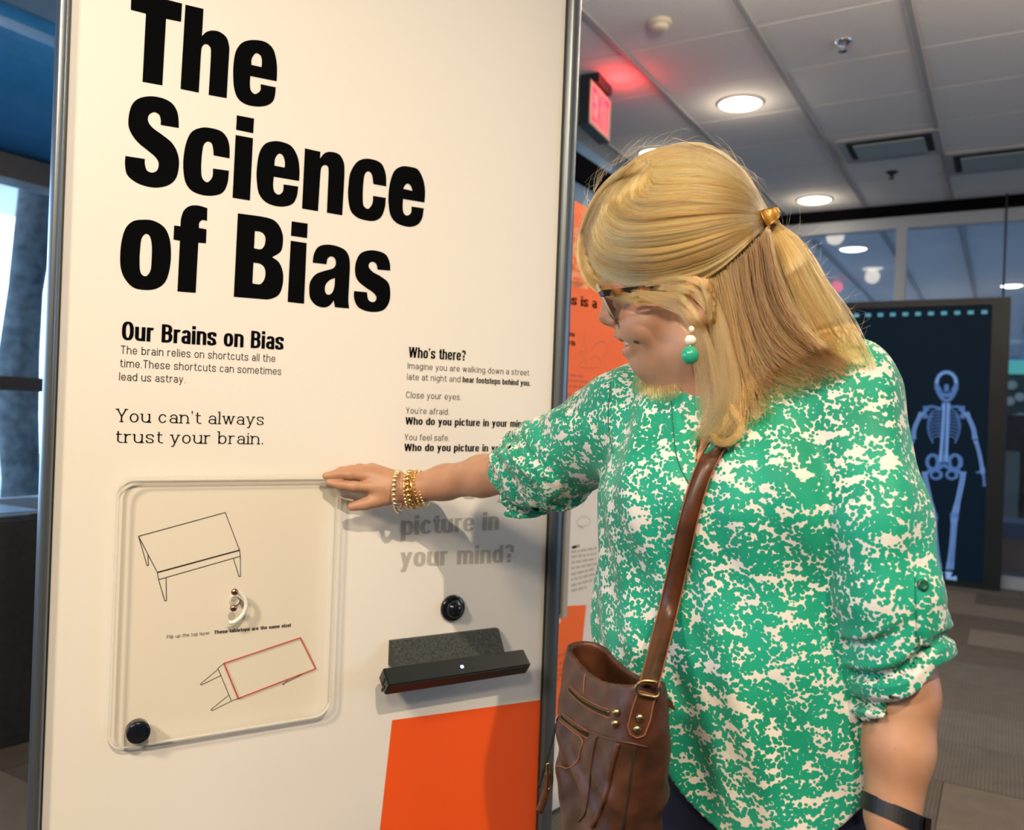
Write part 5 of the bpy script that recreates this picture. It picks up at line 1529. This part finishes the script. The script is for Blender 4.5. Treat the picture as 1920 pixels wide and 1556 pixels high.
for pts in ([(362, 335), (450, 420), (560, 490), (700, 548)], [(292, 572), (380, 640), (450, 690), (515, 725)]):
    zt_o = ribbon(bag_tree, Z(pts), 9, .0012, .001, 'zip_tape', M_zip, bag, 1.0)
    c = crom(np.array(Z(pts)), 14)
    mz = MB()
    for i, q in enumerate(c):
        p, n_ = on(bag_tree, *q, .0016, 1.0)
        if p is not None: mz.box(p, np.array([.0007, 0, 0]), np.array([0, .0007, 0]), UP * .0017)
    tag(mz.build('zip_teeth', M_brz, zt_o), kind='stuff')
    seam([(x + 6, y + 36) for x, y in pts], .0007, M_stitch); seam([(x + 2, y - 34) for x, y in pts], .0006, M_stitch)
seam([(290, 600), (420, 665), (560, 712), (740, 772), (900, 802), (1035, 835)], .0012, M_lea2)
seam([(600, 735), (560, 900), (545, 1050), (525, 1250), (500, 1400), (440, 1480)], .0011, M_lea2)
seam([(275, 605), (380, 690), (475, 770), (455, 870), (430, 960), (350, 1022), (265, 1000), (205, 1060)], .0009, M_stitch)
seam([(935, 835), (905, 1000), (870, 1250), (825, 1550)], .0011, M_lea_d)
seam([(510, 150), (490, 260), (485, 370)], .0007, M_stitch)
q = path_on(bag_tree, Z([(788, 800), (745, 950), (705, 1150), (645, 1350), (560, 1530)]), .0015, 14)
if len(q) > 4: MB().tube(q, [.0024 + .0009 * (i % 2) for i in range(len(q))], 7).build('braided_seam', M_lea2, bag, True)
# strap tab with rivets
tabp = [(960, 345), (1115, 388), (1085, 470), (1062, 600), (1010, 735), (945, 757), (885, 722), (866, 650), (900, 520), (925, 440)]
tp3 = [on(bag_tree, *zb3(*p), .004, .90)[0] for p in tabp]
dmin = np.mean([p[1] for p in tp3])
tp3 = [P(*zb3(*p), .35 * q_[1] + .65 * dmin) for p, q_ in zip(tabp, tp3)]
cen_ = np.mean(tp3, 0)
b = MB(); n = len(tp3); b.add(tp3 + [p + np.array([.0, .004, 0]) for p in tp3] + [cen_], [(i, (i + 1) % n, 2 * n) for i in range(n)] + [(i, n + i, n + (i + 1) % n, (i + 1) % n) for i in range(n)])
tab = b.build('strap_tab', M_lea2, bag); MB().tube([p + np.array([0, -.0006, 0]) for p in tp3], .0007, 6, closed=True).build('edge_stitching', M_stitch, tab, True)
for x, y in ((970, 580), (945, 680), (775, 535), (765, 630)):
    p, _ = on(bag_tree, *zb3(x, y), .002, .93)
    if x > 900: p = P(*zb3(x, y), dmin - .001)
    MB().lathe(p, (-.3, -1, .1), [(.0045, -.001), (.0045, .0015), (.003, .003), (.0006, .0034)], 14).build('rivet', M_brz, bag, True)
# ring
rc = [P(*zb3(x, y), dmin - .002) for x, y in ((985, 265), (945, 300), (940, 345), (975, 375), (1040, 390), (1110, 400), (1145, 370), (1145, 310), (1118, 275), (1050, 262))]
MB().tube(crom(np.array(rc), 4, True), .0018, 8, closed=True).build('d_ring', M_brz, bag, True)
# loose end behind the ring
le = [P(*zb3(x, y), .93) for x, y in ((1130, 400), (1200, 385), (1250, 440), (1285, 520), (1240, 500), (1180, 470))]
MB().add(le + [p + np.array([0, .003, 0]) for p in le], [tuple(range(6)), tuple(range(6, 12))[::-1]] + [(i, (i + 1) % 6, 6 + (i + 1) % 6, 6 + i) for i in range(6)]).build('strap_end', M_lea2, bag)
# hanging pulls at the far side
yf = far_[1] - .02
MB().tube(crom([P(*zb3(x, y), yf) for x, y in ((275, 545), (250, 590), (250, 640))], 5), .0011, 6).build('pull_ring', M_brz, bag)
def flat_strip(pts, w, name, m, y):
    c = crom(np.array(Z(pts)), 6); v = []; k = len(c)
    for i, q in enumerate(c):
        t_ = c[min(i + 1, k - 1)] - c[max(i - 1, 0)]; t_ /= np.linalg.norm(t_); nn = np.array([-t_[1], t_[0]]) * w / 2
        for s_, dy in ((1, 0), (-1, 0), (-1, .003), (1, .003)): v.append(P(*(q + nn * s_), y) + np.array([0, dy, 0]))
    f = [(i * 4 + j, i * 4 + (j + 1) % 4, i * 4 + 4 + (j + 1) % 4, i * 4 + 4 + j) for i in range(k - 1) for j in range(4)] + [(3, 2, 1, 0), tuple((k - 1) * 4 + j for j in range(4))]
    return MB().add(v, f).build(name, m, bag, True)
flat_strip([(245, 640), (200, 820), (140, 1020), (95, 1190)], 5, 'pull_thong', M_lea_d, yf)
flat_strip([(175, 1060), (165, 1180), (135, 1300), (95, 1405)], 13, 'buckle_strap', M_lea2, yf - .01)
rc = [P(*zb3(x, y), yf - .012) for x, y in ((165, 985), (195, 1000), (210, 1100), (195, 1190), (165, 1190), (172, 1080))]
MB().tube(crom(np.array(rc), 4, True), .0014, 6, closed=True).build('buckle', M_brz, bag, True)
rc = [P(*zb3(x, y), .98) for x, y in ((575, 265), (620, 255), (632, 285), (590, 325), (560, 310))]
MB().tube(crom(np.array(rc), 4, True), .0010, 6, closed=True).build('inner_ring', M_brz, bag, True)
# the long strap across the blouse and over the far shoulder
strap_px = [(1452, 668), (1432, 700), (1398, 748), (1348, 828), (1318, 885), (1296, 955), (1276, 1040), (1256, 1130), (1236, 1210), (1217, 1284)]
lower = 3
c = crom(np.array(strap_px, float), 8); L, R, last = [], [], None
for i, q in enumerate(c):
    t_ = c[min(i + 1, len(c) - 1)] - c[max(i - 1, 0)]; t_ /= np.linalg.norm(t_); nn = np.array([-t_[1], t_[0]]); ww = 31 + 5 * i / len(c)
    for s_, E_ in ((.5, L), (-.5, R)):
        x, y = q + nn * ww * s_
        hs = [q_[0] for q_ in (cast(blouse_tree, x, y), cast(body_tree, x, y)) if q_[0] is not None]
        y0 = min(q_[1] for q_ in hs) if hs else 1.08
        if y > 1150:            # leaves the belly and runs to the ring
            k_ = min(1, (y - 1150) / 130); y0 = y0 * (1 - k_) + min(y0, dmin) * k_
        E_.append((x, y, y0))
def depth_smooth(E_):
    d = np.array([e[2] for e in E_]); 
    for _ in range(6): d[1:-1] = np.minimum(d[1:-1], (d[:-2] + d[2:] + 2 * d[1:-1]) / 4)
    return [P(e[0], e[1], q - .006) for e, q in zip(E_, d)]
L, R = depth_smooth(L), depth_smooth(R)
# over the shoulder and down the back to the bag
shl = [P(1490, 640, 1.09), P(1500, 632, 1.16), P(1480, 660, 1.25), P(1400, 850, 1.335), P(1250, 1150, 1.31), P(1150, 1270, 1.17), far_ + np.array([.02, .03, .02])]
v = []; k = len(L)
for i in range(k): v += [L[i], R[i], R[i] + np.array([0, .0035, 0]), L[i] + np.array([0, .0035, 0])]
f = [(i * 4 + j, i * 4 + (j + 1) % 4, i * 4 + 4 + (j + 1) % 4, i * 4 + 4 + j) for i in range(k - 1) for j in range(4)] + [(3, 2, 1, 0), tuple((k - 1) * 4 + j for j in range(4))]
strap = MB().add(v, f).build('strap', M_lea2, bag, True)
for E_ in (L, R): MB().tube([p - np.array([0, .0004, 0]) for p in E_], .0008, 6).build('edge_stitching', M_stitch, strap)
sb = crom(np.array([(L[0] + R[0]) / 2] + shl), 6); v = []; k = len(sb)
for i, p in enumerate(sb):
    t_ = sb[min(i + 1, k - 1)] - sb[max(i - 1, 0)]; t_ /= np.linalg.norm(t_); out_ = p - np.array([.30, 1.145, p[2]]); sd = np.cross(t_, out_ + UP * .05); sd /= np.linalg.norm(sd); up2 = np.cross(sd, t_) * .0016
    v += [p + sd * .011 + up2, p - sd * .011 + up2, p - sd * .011 - up2, p + sd * .011 - up2]
f = [(i * 4 + j, i * 4 + (j + 1) % 4, i * 4 + 4 + (j + 1) % 4, i * 4 + 4 + j) for i in range(k - 1) for j in range(4)]
MB().add(v, f).build('strap_back', M_lea2, bag, True)

# ---- blouse details
M_seam = mat('dark_green_seam', (.004, .14, .085), .7)
for pts in ([(1150, 690), (1143, 740), (1141, 800), (1150, 850)], [(1258, 735), (1262, 800), (1270, 862), (1290, 905)]):
    seam(pts, .0008, M_seam, 'seam', .0006, blouse_tree, blouse)
tb_ = ribbon(blouse_tree, [(1729, 1078), (1730, 1120), (1732, 1165), (1732, 1212)], 28, .003, .002, 'sleeve_tab', M_blouse, blouse, .96)
p, n_ = on(blouse_tree, 1728, 1097, .005, .955)
MB().lathe(p, n_ if n_[1] < 0 else -n_, [(.0062, -.002), (.0064, .0005), (.005, .0018), (.0036, .0012), (.001, .0012)], 18).build('button', mat('dark_green_button', (.008, .09, .055), .25), blouse, True)
# ================================================================== HAIR
M_hair = bpy.data.materials.new('blonde_hair'); M_hair.use_nodes = True
t_ = M_hair.node_tree; t_.nodes.remove(t_.nodes['Principled BSDF'])
hb = t_.nodes.new('ShaderNodeBsdfHairPrincipled'); hb.parametrization = 'COLOR'
hi_ = t_.nodes.new('ShaderNodeHairInfo'); rp = t_.nodes.new('ShaderNodeValToRGB')
rp.color_ramp.elements[0].color = (.095, .042, .010, 1); rp.color_ramp.elements[1].color = (.78, .49, .17, 1)
q_ = rp.color_ramp.elements.new(.5); q_.color = (.36, .195, .055, 1)
at_ = t_.nodes.new('ShaderNodeAttribute'); at_.attribute_name = 'tone'
ad_ = t_.nodes.new('ShaderNodeMath'); ad_.operation = 'MULTIPLY_ADD'; t_.links.new(hi_.outputs['Random'], ad_.inputs[0]); ad_.inputs[1].default_value = .35; t_.links.new(at_.outputs['Fac'], ad_.inputs[2])
t_.links.new(ad_.outputs[0], rp.inputs[0]); t_.links.new(rp.outputs[0], hb.inputs['Color'])
hb.inputs['Roughness'].default_value = .28; hb.inputs['Radial Roughness'].default_value = .35; hb.inputs['Random Roughness'].default_value = .2
t_.links.new(hb.outputs[0], t_.nodes['Material Output'].inputs[0])
M_hair_base = mat('hair_undercoat', (.12, .07, .028), .6); t = NT(M_hair_base)
wv = t.n('ShaderNodeTexNoise'); wv.inputs['Scale'].default_value = 40; wv.inputs['Detail'].default_value = 5
mpn = t.n('ShaderNodeMapping'); mpn.inputs['Scale'].default_value = (.5, 4, 5); t.l(t.coord(), mpn.inputs[0]); t.l(mpn.outputs[0], wv.inputs['Vector'])
t.l(t.ramp(wv.outputs[0], [(.35, (.09, .05, .018)), (.65, (.20, .12, .045))]), t.b.inputs['Base Color']); t.bump(wv.outputs[0], .6, .004)
rg = np.random.default_rng(11)
ECX, ECY, ERX, ERY, ELAT = 1267, 432, 172, 163, .088
def ell_depth(px, py, lift=0.0):
    e = ((px - ECX) / ERX) ** 2 + ((py - ECY) / ERY) ** 2
    return Ym(px) - (ELAT + lift) * math.sqrt(max(0.0, 1 - e))
def interp_guides(G_, t):
    """G_: (k guides, m points, 2); smooth blend across guides"""
    G_ = np.asarray(G_, float); k = len(G_) - 1; x = min(max(t, 0), .9999) * k; i = int(x); f = x - i
    p0, p1, p2, p3 = G_[max(i - 1, 0)], G_[i], G_[i + 1], G_[min(i + 2, k)]
    return .5 * (2 * p1 + (p2 - p0) * f + (2 * p0 - 5 * p1 + 4 * p2 - p3) * f * f + (3 * p1 - p0 - 3 * p2 + p3) * f ** 3)
GX0, GY0, GS = 1070, 390, 5
def depth_grid(trees):
    g = np.full((130, 100), 9.0)
    for a in range(130):
        for b_ in range(100):
            for tr in trees:
                h, _ = cast(tr, GX0 + a * GS, GY0 + b_ * GS)
                if h is not None: g[a, b_] = min(g[a, b_], h[1])
    return g
DG = depth_grid((blouse_tree, body_tree)); DGB = depth_grid((blouse_tree,))
# local minimum, so that strands clear edges
DGm = DG.copy()
for da in (-1, 0, 1):
    for db in (-1, 0, 1): DGm = np.minimum(DGm, np.roll(np.roll(DG, da, 0), db, 1))
def look(g, px, py):
    a, b_ = int(round((px - GX0) / GS)), int(round((py - GY0) / GS))
    return g[a, b_] if 0 <= a < 130 and 0 <= b_ < 100 else 9.0
def clear_of(px, py, Y, gap):
    """keep a strand in front of the blouse and the skin"""
    return min(Y, look(DGm, px, py) - gap)
def hair_obj(name, strands, r0=.00030, r1=.00016, tone=.32):
    sizes = [len(s) for s in strands]
    cu = bpy.data.hair_curves.new(name); cu.add_curves(sizes)
    pos = np.concatenate(strands) - root_loc(person)
    cu.attributes['position'].data.foreach_set('vector', pos.astype(np.float32).ravel())
    ra = cu.attributes.get('radius') or cu.attributes.new('radius', 'FLOAT', 'POINT')
    rr = np.concatenate([np.linspace(r0, r1, n) for n in sizes]) ; ra.data.foreach_set('value', rr.astype(np.float32))
    ta = cu.attributes.new('tone', 'FLOAT', 'CURVE'); tv = np.full(len(sizes), tone) if np.isscalar(tone) else np.asarray(tone)
    ta.data.foreach_set('value', tv.astype(np.float32)); cu.materials.append(M_hair)
    o = bpy.data.objects.new(name, cu); COL.objects.link(o); o.parent = person; o['kind'] = 'stuff'
    return o
SWEPT = [
 [(1192, 299), (1212, 289), (1240, 278), (1275, 270), (1325, 276), (1392, 322), (1440, 398)],
 [(1235, 304), (1218, 322), (1222, 345), (1258, 350), (1318, 350), (1388, 365), (1440, 402)],
 [(1215, 306), (1168, 340), (1140, 388), (1178, 418), (1272, 412), (1372, 402), (1440, 405)],
 [(1202, 305), (1142, 355), (1110, 425), (1140, 478), (1236, 482), (1354, 447), (1440, 409)],
 [(1192, 303), (1126, 365), (1095, 448), (1115, 516), (1192, 545), (1322, 516), (1440, 413)]]
def swept(t, end=1.0, jit=2.0, lift=0.0):
    c = crom(interp_guides(SWEPT, t), 4); n = int(len(c) * end); c = c[:n]
    return c
strands = []; tones = []; clumps = rg.normal(0, 1, (260, 6))
def noise1(ci, u): a = clumps[ci % 260]; return a[0] * math.sin(3 * u + a[1]) + .6 * a[2] * math.sin(7 * u + a[3])
NS = 5200
for i in range(NS):
    t0 = rg.random() ** .95; ci = int(t0 * 130 + rg.normal(0, .35)) % 260
    c = swept(t0 + rg.normal(0, .006)); m = len(c); j0 = rg.normal(0, 2.3, 2); lf = rg.random() * .007 + .003 * clumps[ci][4]
    st = int(rg.random() ** 2 * 8); w = []
    for k in range(st, m):
        u = k / (m - 1); fade = 1 - u ** 3
        x = c[k][0] + (j0[0] + 2.6 * noise1(ci, u * 2)) * fade; y = c[k][1] + (j0[1] + 2.6 * noise1((ci + 7) % 260, u * 2)) * fade
        x += (1 - fade) * rg.normal(0, .2) + (1 - fade) * 6 * (t0 - .5) * .4; y += (1 - fade) * 16 * (t0 - .5)
        w.append(P(x, y, ell_depth(x, y, lf * fade)))
    strands.append(np.array(w)); tones.append(.43 + .16 * clumps[ci][5])
far_s = [np.array([mir(p) for p in s]) for s in strands[:1700]]
hair_obj('hair_crown', strands, .00034, .00026, tones); hair_obj('hair_crown_far_side', far_s, .0004, .0003)
# strands brushed over the temple towards the ear, and the loose fringe edge
TEM = [[(1192, 303), (1124, 368), (1091, 452), (1106, 522), (1168, 553), (1262, 556), (1345, 522)],
       [(1190, 303), (1120, 370), (1088, 455), (1098, 515), (1140, 552), (1205, 566), (1275, 548)]]
tem = []
for i in range(650):
    a = rg.random(); c = crom(np.array(TEM[0]) * (1 - a) + np.array(TEM[1]) * a, 4); j = rg.normal(0, 2.2, 2); ci = int(a * 40); s0 = int(rg.random() * 10); e0 = len(c) - int(rg.random() ** 2 * 9)
    tem.append(np.array([P(x + j[0] + 2 * noise1(ci, k / 10), y + j[1] + 2.5 * noise1(ci + 3, k / 10), min(ell_depth(x, y, .004), Ym(x) - .080 * min(1, max(0, (x - 1100) / 90)), clear_of(x, y, 9, .004)) - .002 * rg.random()) for k, (x, y) in enumerate(c[s0:e0])]))
hair_obj('hair_temple', tem, .00030, .00014)
# tail below the clip
U_ = np.array([(1455, 414), (1505, 452), (1548, 522), (1590, 592), (1642, 690)], float)
L_ = np.array([(1440, 424), (1448, 500), (1464, 572), (1488, 628), (1530, 664)], float)
tail = []; ttone = []
for i in range(2300):
    s = rg.random() ** .85; ci = int(s * 60 + rg.normal(0, .5)) % 260
    c = crom(U_ * s + L_ * (1 - s), 5); ln = int(len(c) * min(1, .58 + .5 * rg.random())); d0 = rg.normal(0, .5)
    w = []
    for k in range(ln):
        u = k / (len(c) - 1); sp = min(1, u * 3)
        x = c[k][0] + sp * (d0 * 9 * u * math.sin(5 * u + d0 * 9) + 4.0 * noise1(ci, u * 2) * u + 5 * clumps[ci][5] * u * u); y = c[k][1] + sp * (3.2 * noise1(ci + 5, u * 2.3) * u)
        Y = 1.082 - .030 * sp * math.sqrt(max(0, 1 - (2 * s - 1) ** 2)) * (1 if d0 > -.6 else -1) + .006 * d0 - .02 * u
        w.append(P(x, y, clear_of(x, y, Y, .004 + .003 * abs(d0))))
    tail.append(np.array(w)); ttone.append(.42 + .14 * clumps[ci][4])
hair_obj('hair_tail', tail, .00034, .00018, ttone)
# loose hair from behind the ear down over the shoulder and chest
LOOSE = [[(1318, 528), (1332, 590), (1344, 660), (1352, 735), (1345, 790), (1318, 826)],
         [(1345, 516), (1358, 590), (1372, 665), (1384, 735), (1384, 790), (1362, 826)],
         [(1372, 496), (1388, 580), (1408, 650), (1426, 705), (1452, 730), (1478, 748)],
         [(1405, 470), (1418, 560), (1446, 630), (1492, 672), (1540, 696), (1572, 712)],
         [(1440, 430), (1462, 520), (1492, 592), (1535, 640), (1572, 668), (1600, 690)]]
loose = []; ltone = []
for i in range(2500):
    s = rg.random() ** 1.15; ci = int(s * 70 + rg.normal(0, .4)) % 260
    c = crom(interp_guides(LOOSE, s), 5); ln = max(6, int(len(c) * min(1, .45 + .62 * rg.random()))); j = rg.normal(0, 2.5, 2); dd_ = rg.random(); fz = (rg.normal(0, 13), rg.uniform(3, 9), rg.uniform(0, 6))
    w = []
    for k in range(ln):
        u = k / (len(c) - 1)
        x = c[k][0] + j[0] + (3 + 7 * u) * noise1(ci, u * 2.2) * .8 + fz[0] * u * math.sin(fz[1] * u + fz[2]); y = c[k][1] + j[1] + 2.5 * noise1(ci + 9, u * 2)
        Y = Ym(x) - .066 - .022 * u + dd_ * .03
        w.append(P(x, y, clear_of(x, y, Y, .003 + .012 * (1 - dd_))))
    loose.append(np.array(w)); ltone.append(-.16 + .42 * (1 - s) ** 1.5 + .12 * clumps[ci][5] - .12 * dd_)  # tone lowered to paint in the shade of the under hair and deeper strands
# curl at the end of the front lock
for i in range(260):
    j = rg.normal(0, 3.0, 2); c = crom([(1352, 730), (1372, 765), (1390, 795), (1378, 822), (1350, 830), (1335, 815)], 5) + j
    loose.append(np.array([P(x, y, clear_of(x, y, 1.05, .012 + .004 * rg.random())) for x, y in c])); ltone.append(.3)
hair_obj('hair_loose', loose, .00034, .00018, ltone)
# face-framing wisps
WISP = [[(1185, 548), (1240, 552), (1282, 562), (1316, 612), (1336, 680), (1343, 758), (1298, 826)],
        [(1215, 530), (1292, 522), (1335, 560), (1359, 620), (1378, 715), (1366, 790), (1335, 822)],
        [(1240, 540), (1300, 548), (1342, 600), (1352, 680), (1362, 750), (1340, 800), (1312, 818)],
        [(1200, 552), (1262, 572), (1292, 600), (1310, 650), (1318, 720), (1322, 780), (1315, 815)]]
wis = []
for i in range(800):
    g = i % 4; c = crom(np.array(WISP[g], float), 5); ln = int(len(c) * min(1, .55 + .5 * rg.random())); s0 = int(rg.random() * 6); j = rg.normal(0, 3.2 if g < 2 else 7, 2); ci = (g * 50 + int(rg.random() * 6))
    w = []
    for k in range(s0, ln):
        u = k / (len(c) - 1); x = c[k][0] + j[0] * (.4 + u) + 3 * noise1(ci, u * 2.5); y = c[k][1] + j[1] * .6 + 2 * noise1(ci + 2, u * 2)
        w.append(P(x, y, clear_of(x, y, Ym(x) - .088, .006 + .006 * rg.random() * 0 + .004)))
    if len(w) > 4: wis.append(np.array(w))
# hair of the far side showing under the chin
for i in range(420):
    a = rg.random(); x0 = 1205 + 70 * a + rg.normal(0, 4)
    c = crom([(x0 + 14, 655), (x0 - 2, 690), (x0 - 14 + 8 * a, 716), (x0 - 10 + 14 * a + rg.normal(0, 5), 735 + 16 * a * (1 - a) * 3 + rg.normal(0, 5))], 5)
    w = []
    for x, y in c:
        h = look(DGB, x, y); w.append(P(x, y, h - .008 if h < 5 else Ym(x) + .075))
    wis.append(np.array(w))
hair_obj('hair_wisps', wis, .00028, .00012, .45)
# flyaways over the crown and the tail
fly = []
for i in range(260):
    if i < 110:
        a = math.radians(rg.uniform(185, 345)); r0 = .99; x0, y0 = ECX + ERX * r0 * math.cos(a), ECY + ERY * r0 * math.sin(a)
        h = abs(rg.normal(0, 6)) + 1; L0 = rg.uniform(25, 75); tx, ty = -math.sin(a), math.cos(a); sg = 1 if rg.random() < .8 else -1
        nx, ny = math.cos(a), math.sin(a)
        c = [(x0 + sg * tx * L0 * u + nx * h * 4 * u * (1 - .72 * u), y0 + sg * ty * L0 * u + ny * h * 4 * u * (1 - .72 * u)) for u in np.linspace(0, 1, 9)]
        Y = Ym(x0) - .01 * rg.random()
    else:
        s = rg.uniform(.15, 1); b0 = U_[0] * (1 - s) + U_[-1] * s; b0 = crom(U_, 10)[int(s * 38)]
        d = np.array([rg.uniform(.2, 1), rg.uniform(-.7, .7)]); L0 = rg.uniform(15, 60); q = rg.normal(0, 14)
        c = [(b0[0] - 15 + d[0] * L0 * u + q * u * u * .5, b0[1] + d[1] * L0 * u + q * u * u) for u in np.linspace(0, 1, 8)]; Y = 1.06
    fly.append(np.array([P(x, y, Y) for x, y in c]))
hair_obj('hair_flyaways', fly, .00010, .00005, .5)
# ---- undercoat the strands lie on
def fu(px, py, l=.07):
    p = H(px, py, l) - HD; return float(p @ hf), float(p @ hu)
CROWN = [fu(*p) for p in ((1060, 430), (1098, 500), (1150, 530), (1205, 540), (1300, 518), (1380, 482), (1448, 430), (1520, 250), (1300, 180), (1080, 230))]
def f_hbase(Q):
    p = Q - HD
    d = d_ell(Q, H(1268, 434), RH, (.1075, .0785, .1010))
    d = smax(d, d_poly2(p @ hf, p @ hu, CROWN), .010)
    n = d_chain(Q, [H(1372, 500), H(1392, 590), P(1395, 660, 1.12)], [.046, .040, .028], .03)
    n = smin(n, d_chain(Q, [H(1340, 545, .035), P(1362, 640, 1.075), P(1378, 700, 1.06)], [.022, .018, .008], .02), .02)
    n = smax(n, -d_ell(Q, H(1180, 560), RH, (.085, .2, .14)), .01)
    d = smin(d, n, .012)
    d = smin(d, d_chain(Q, [P(1442, 415, 1.085), P(1490, 480, 1.085), P(1525, 560, 1.08), P(1565, 630, 1.065)], [.009, .015, .017, .007], .02), .006)
    return d + .0016 * np.sin(Q @ (hu * 300 + hf * 40)) * .7
hv, hq = surface(f_hbase, HD + np.array([-.20, -.22, -.22]), HD + np.array([.28, .22, .20]), .0035, slack=1.2)
hv, hq = biggest(hv, hq)
fast_mesh('hair_undercoat', relax(hv, hq, 1), hq, M_hair_base, person)
# ---- clip
M_clip = mat('ochre_clip', (.50, .27, .045), .28, .25, Coat_Weight=.4)
Yc = 1.075
clip_ = thing('hair_clip', P(1440, 430, Yc), 'ochre folded hair clip gathering the swept-back hair', 'hair clip')
rows_ = [[(1425, 396), (1432, 412), (1440, 424)], [(1432, 392), (1440, 407), (1447, 419)], [(1440, 391), (1447, 403), (1453, 415)], [(1450, 388), (1457, 398), (1460, 408)], [(1457, 388), (1462, 396), (1462, 404)]]
dep_ = [0, -.008, -.004, -.010, -.004]
v = []
for k, (r_, dy) in enumerate(zip(rows_, dep_)):
    for q, (x, y) in enumerate(r_): v.append(P(x, y, Yc - .012 + dy - (.003 if q == 1 else 0)))
for k, (r_, dy) in enumerate(zip(rows_, dep_)):
    for q, (x, y) in enumerate(r_): v.append(P(x, y, Yc - .008 + dy - (.003 if q == 1 else 0)) + np.array([.0015, .002, 0]))
nr = len(rows_); f = []
for k in range(nr - 1):
    for q in range(2):
        a = k * 3 + q; f.append((a, a + 1, a + 4, a + 3)); f.append((a + 15, a + 18, a + 19, a + 16))
bd = [0, 1, 2, 5, 8, 11, 14, 13, 12, 9, 6, 3]
for i in range(12): f.append((bd[i], bd[(i + 1) % 12], bd[(i + 1) % 12] + 15, bd[i] + 15))
o = mesh('clip_plate', v, f, M_clip, clip_, True)
sub = o.modifiers.new('smooth', 'SUBSURF'); sub.levels = 2; sub.render_levels = 2
MB().tube([P(1428, 400, Yc - .002), P(1436, 415, Yc - .004), P(1442, 425, Yc)], .003, 8).build('clip_jaw', M_clip, clip_, True)
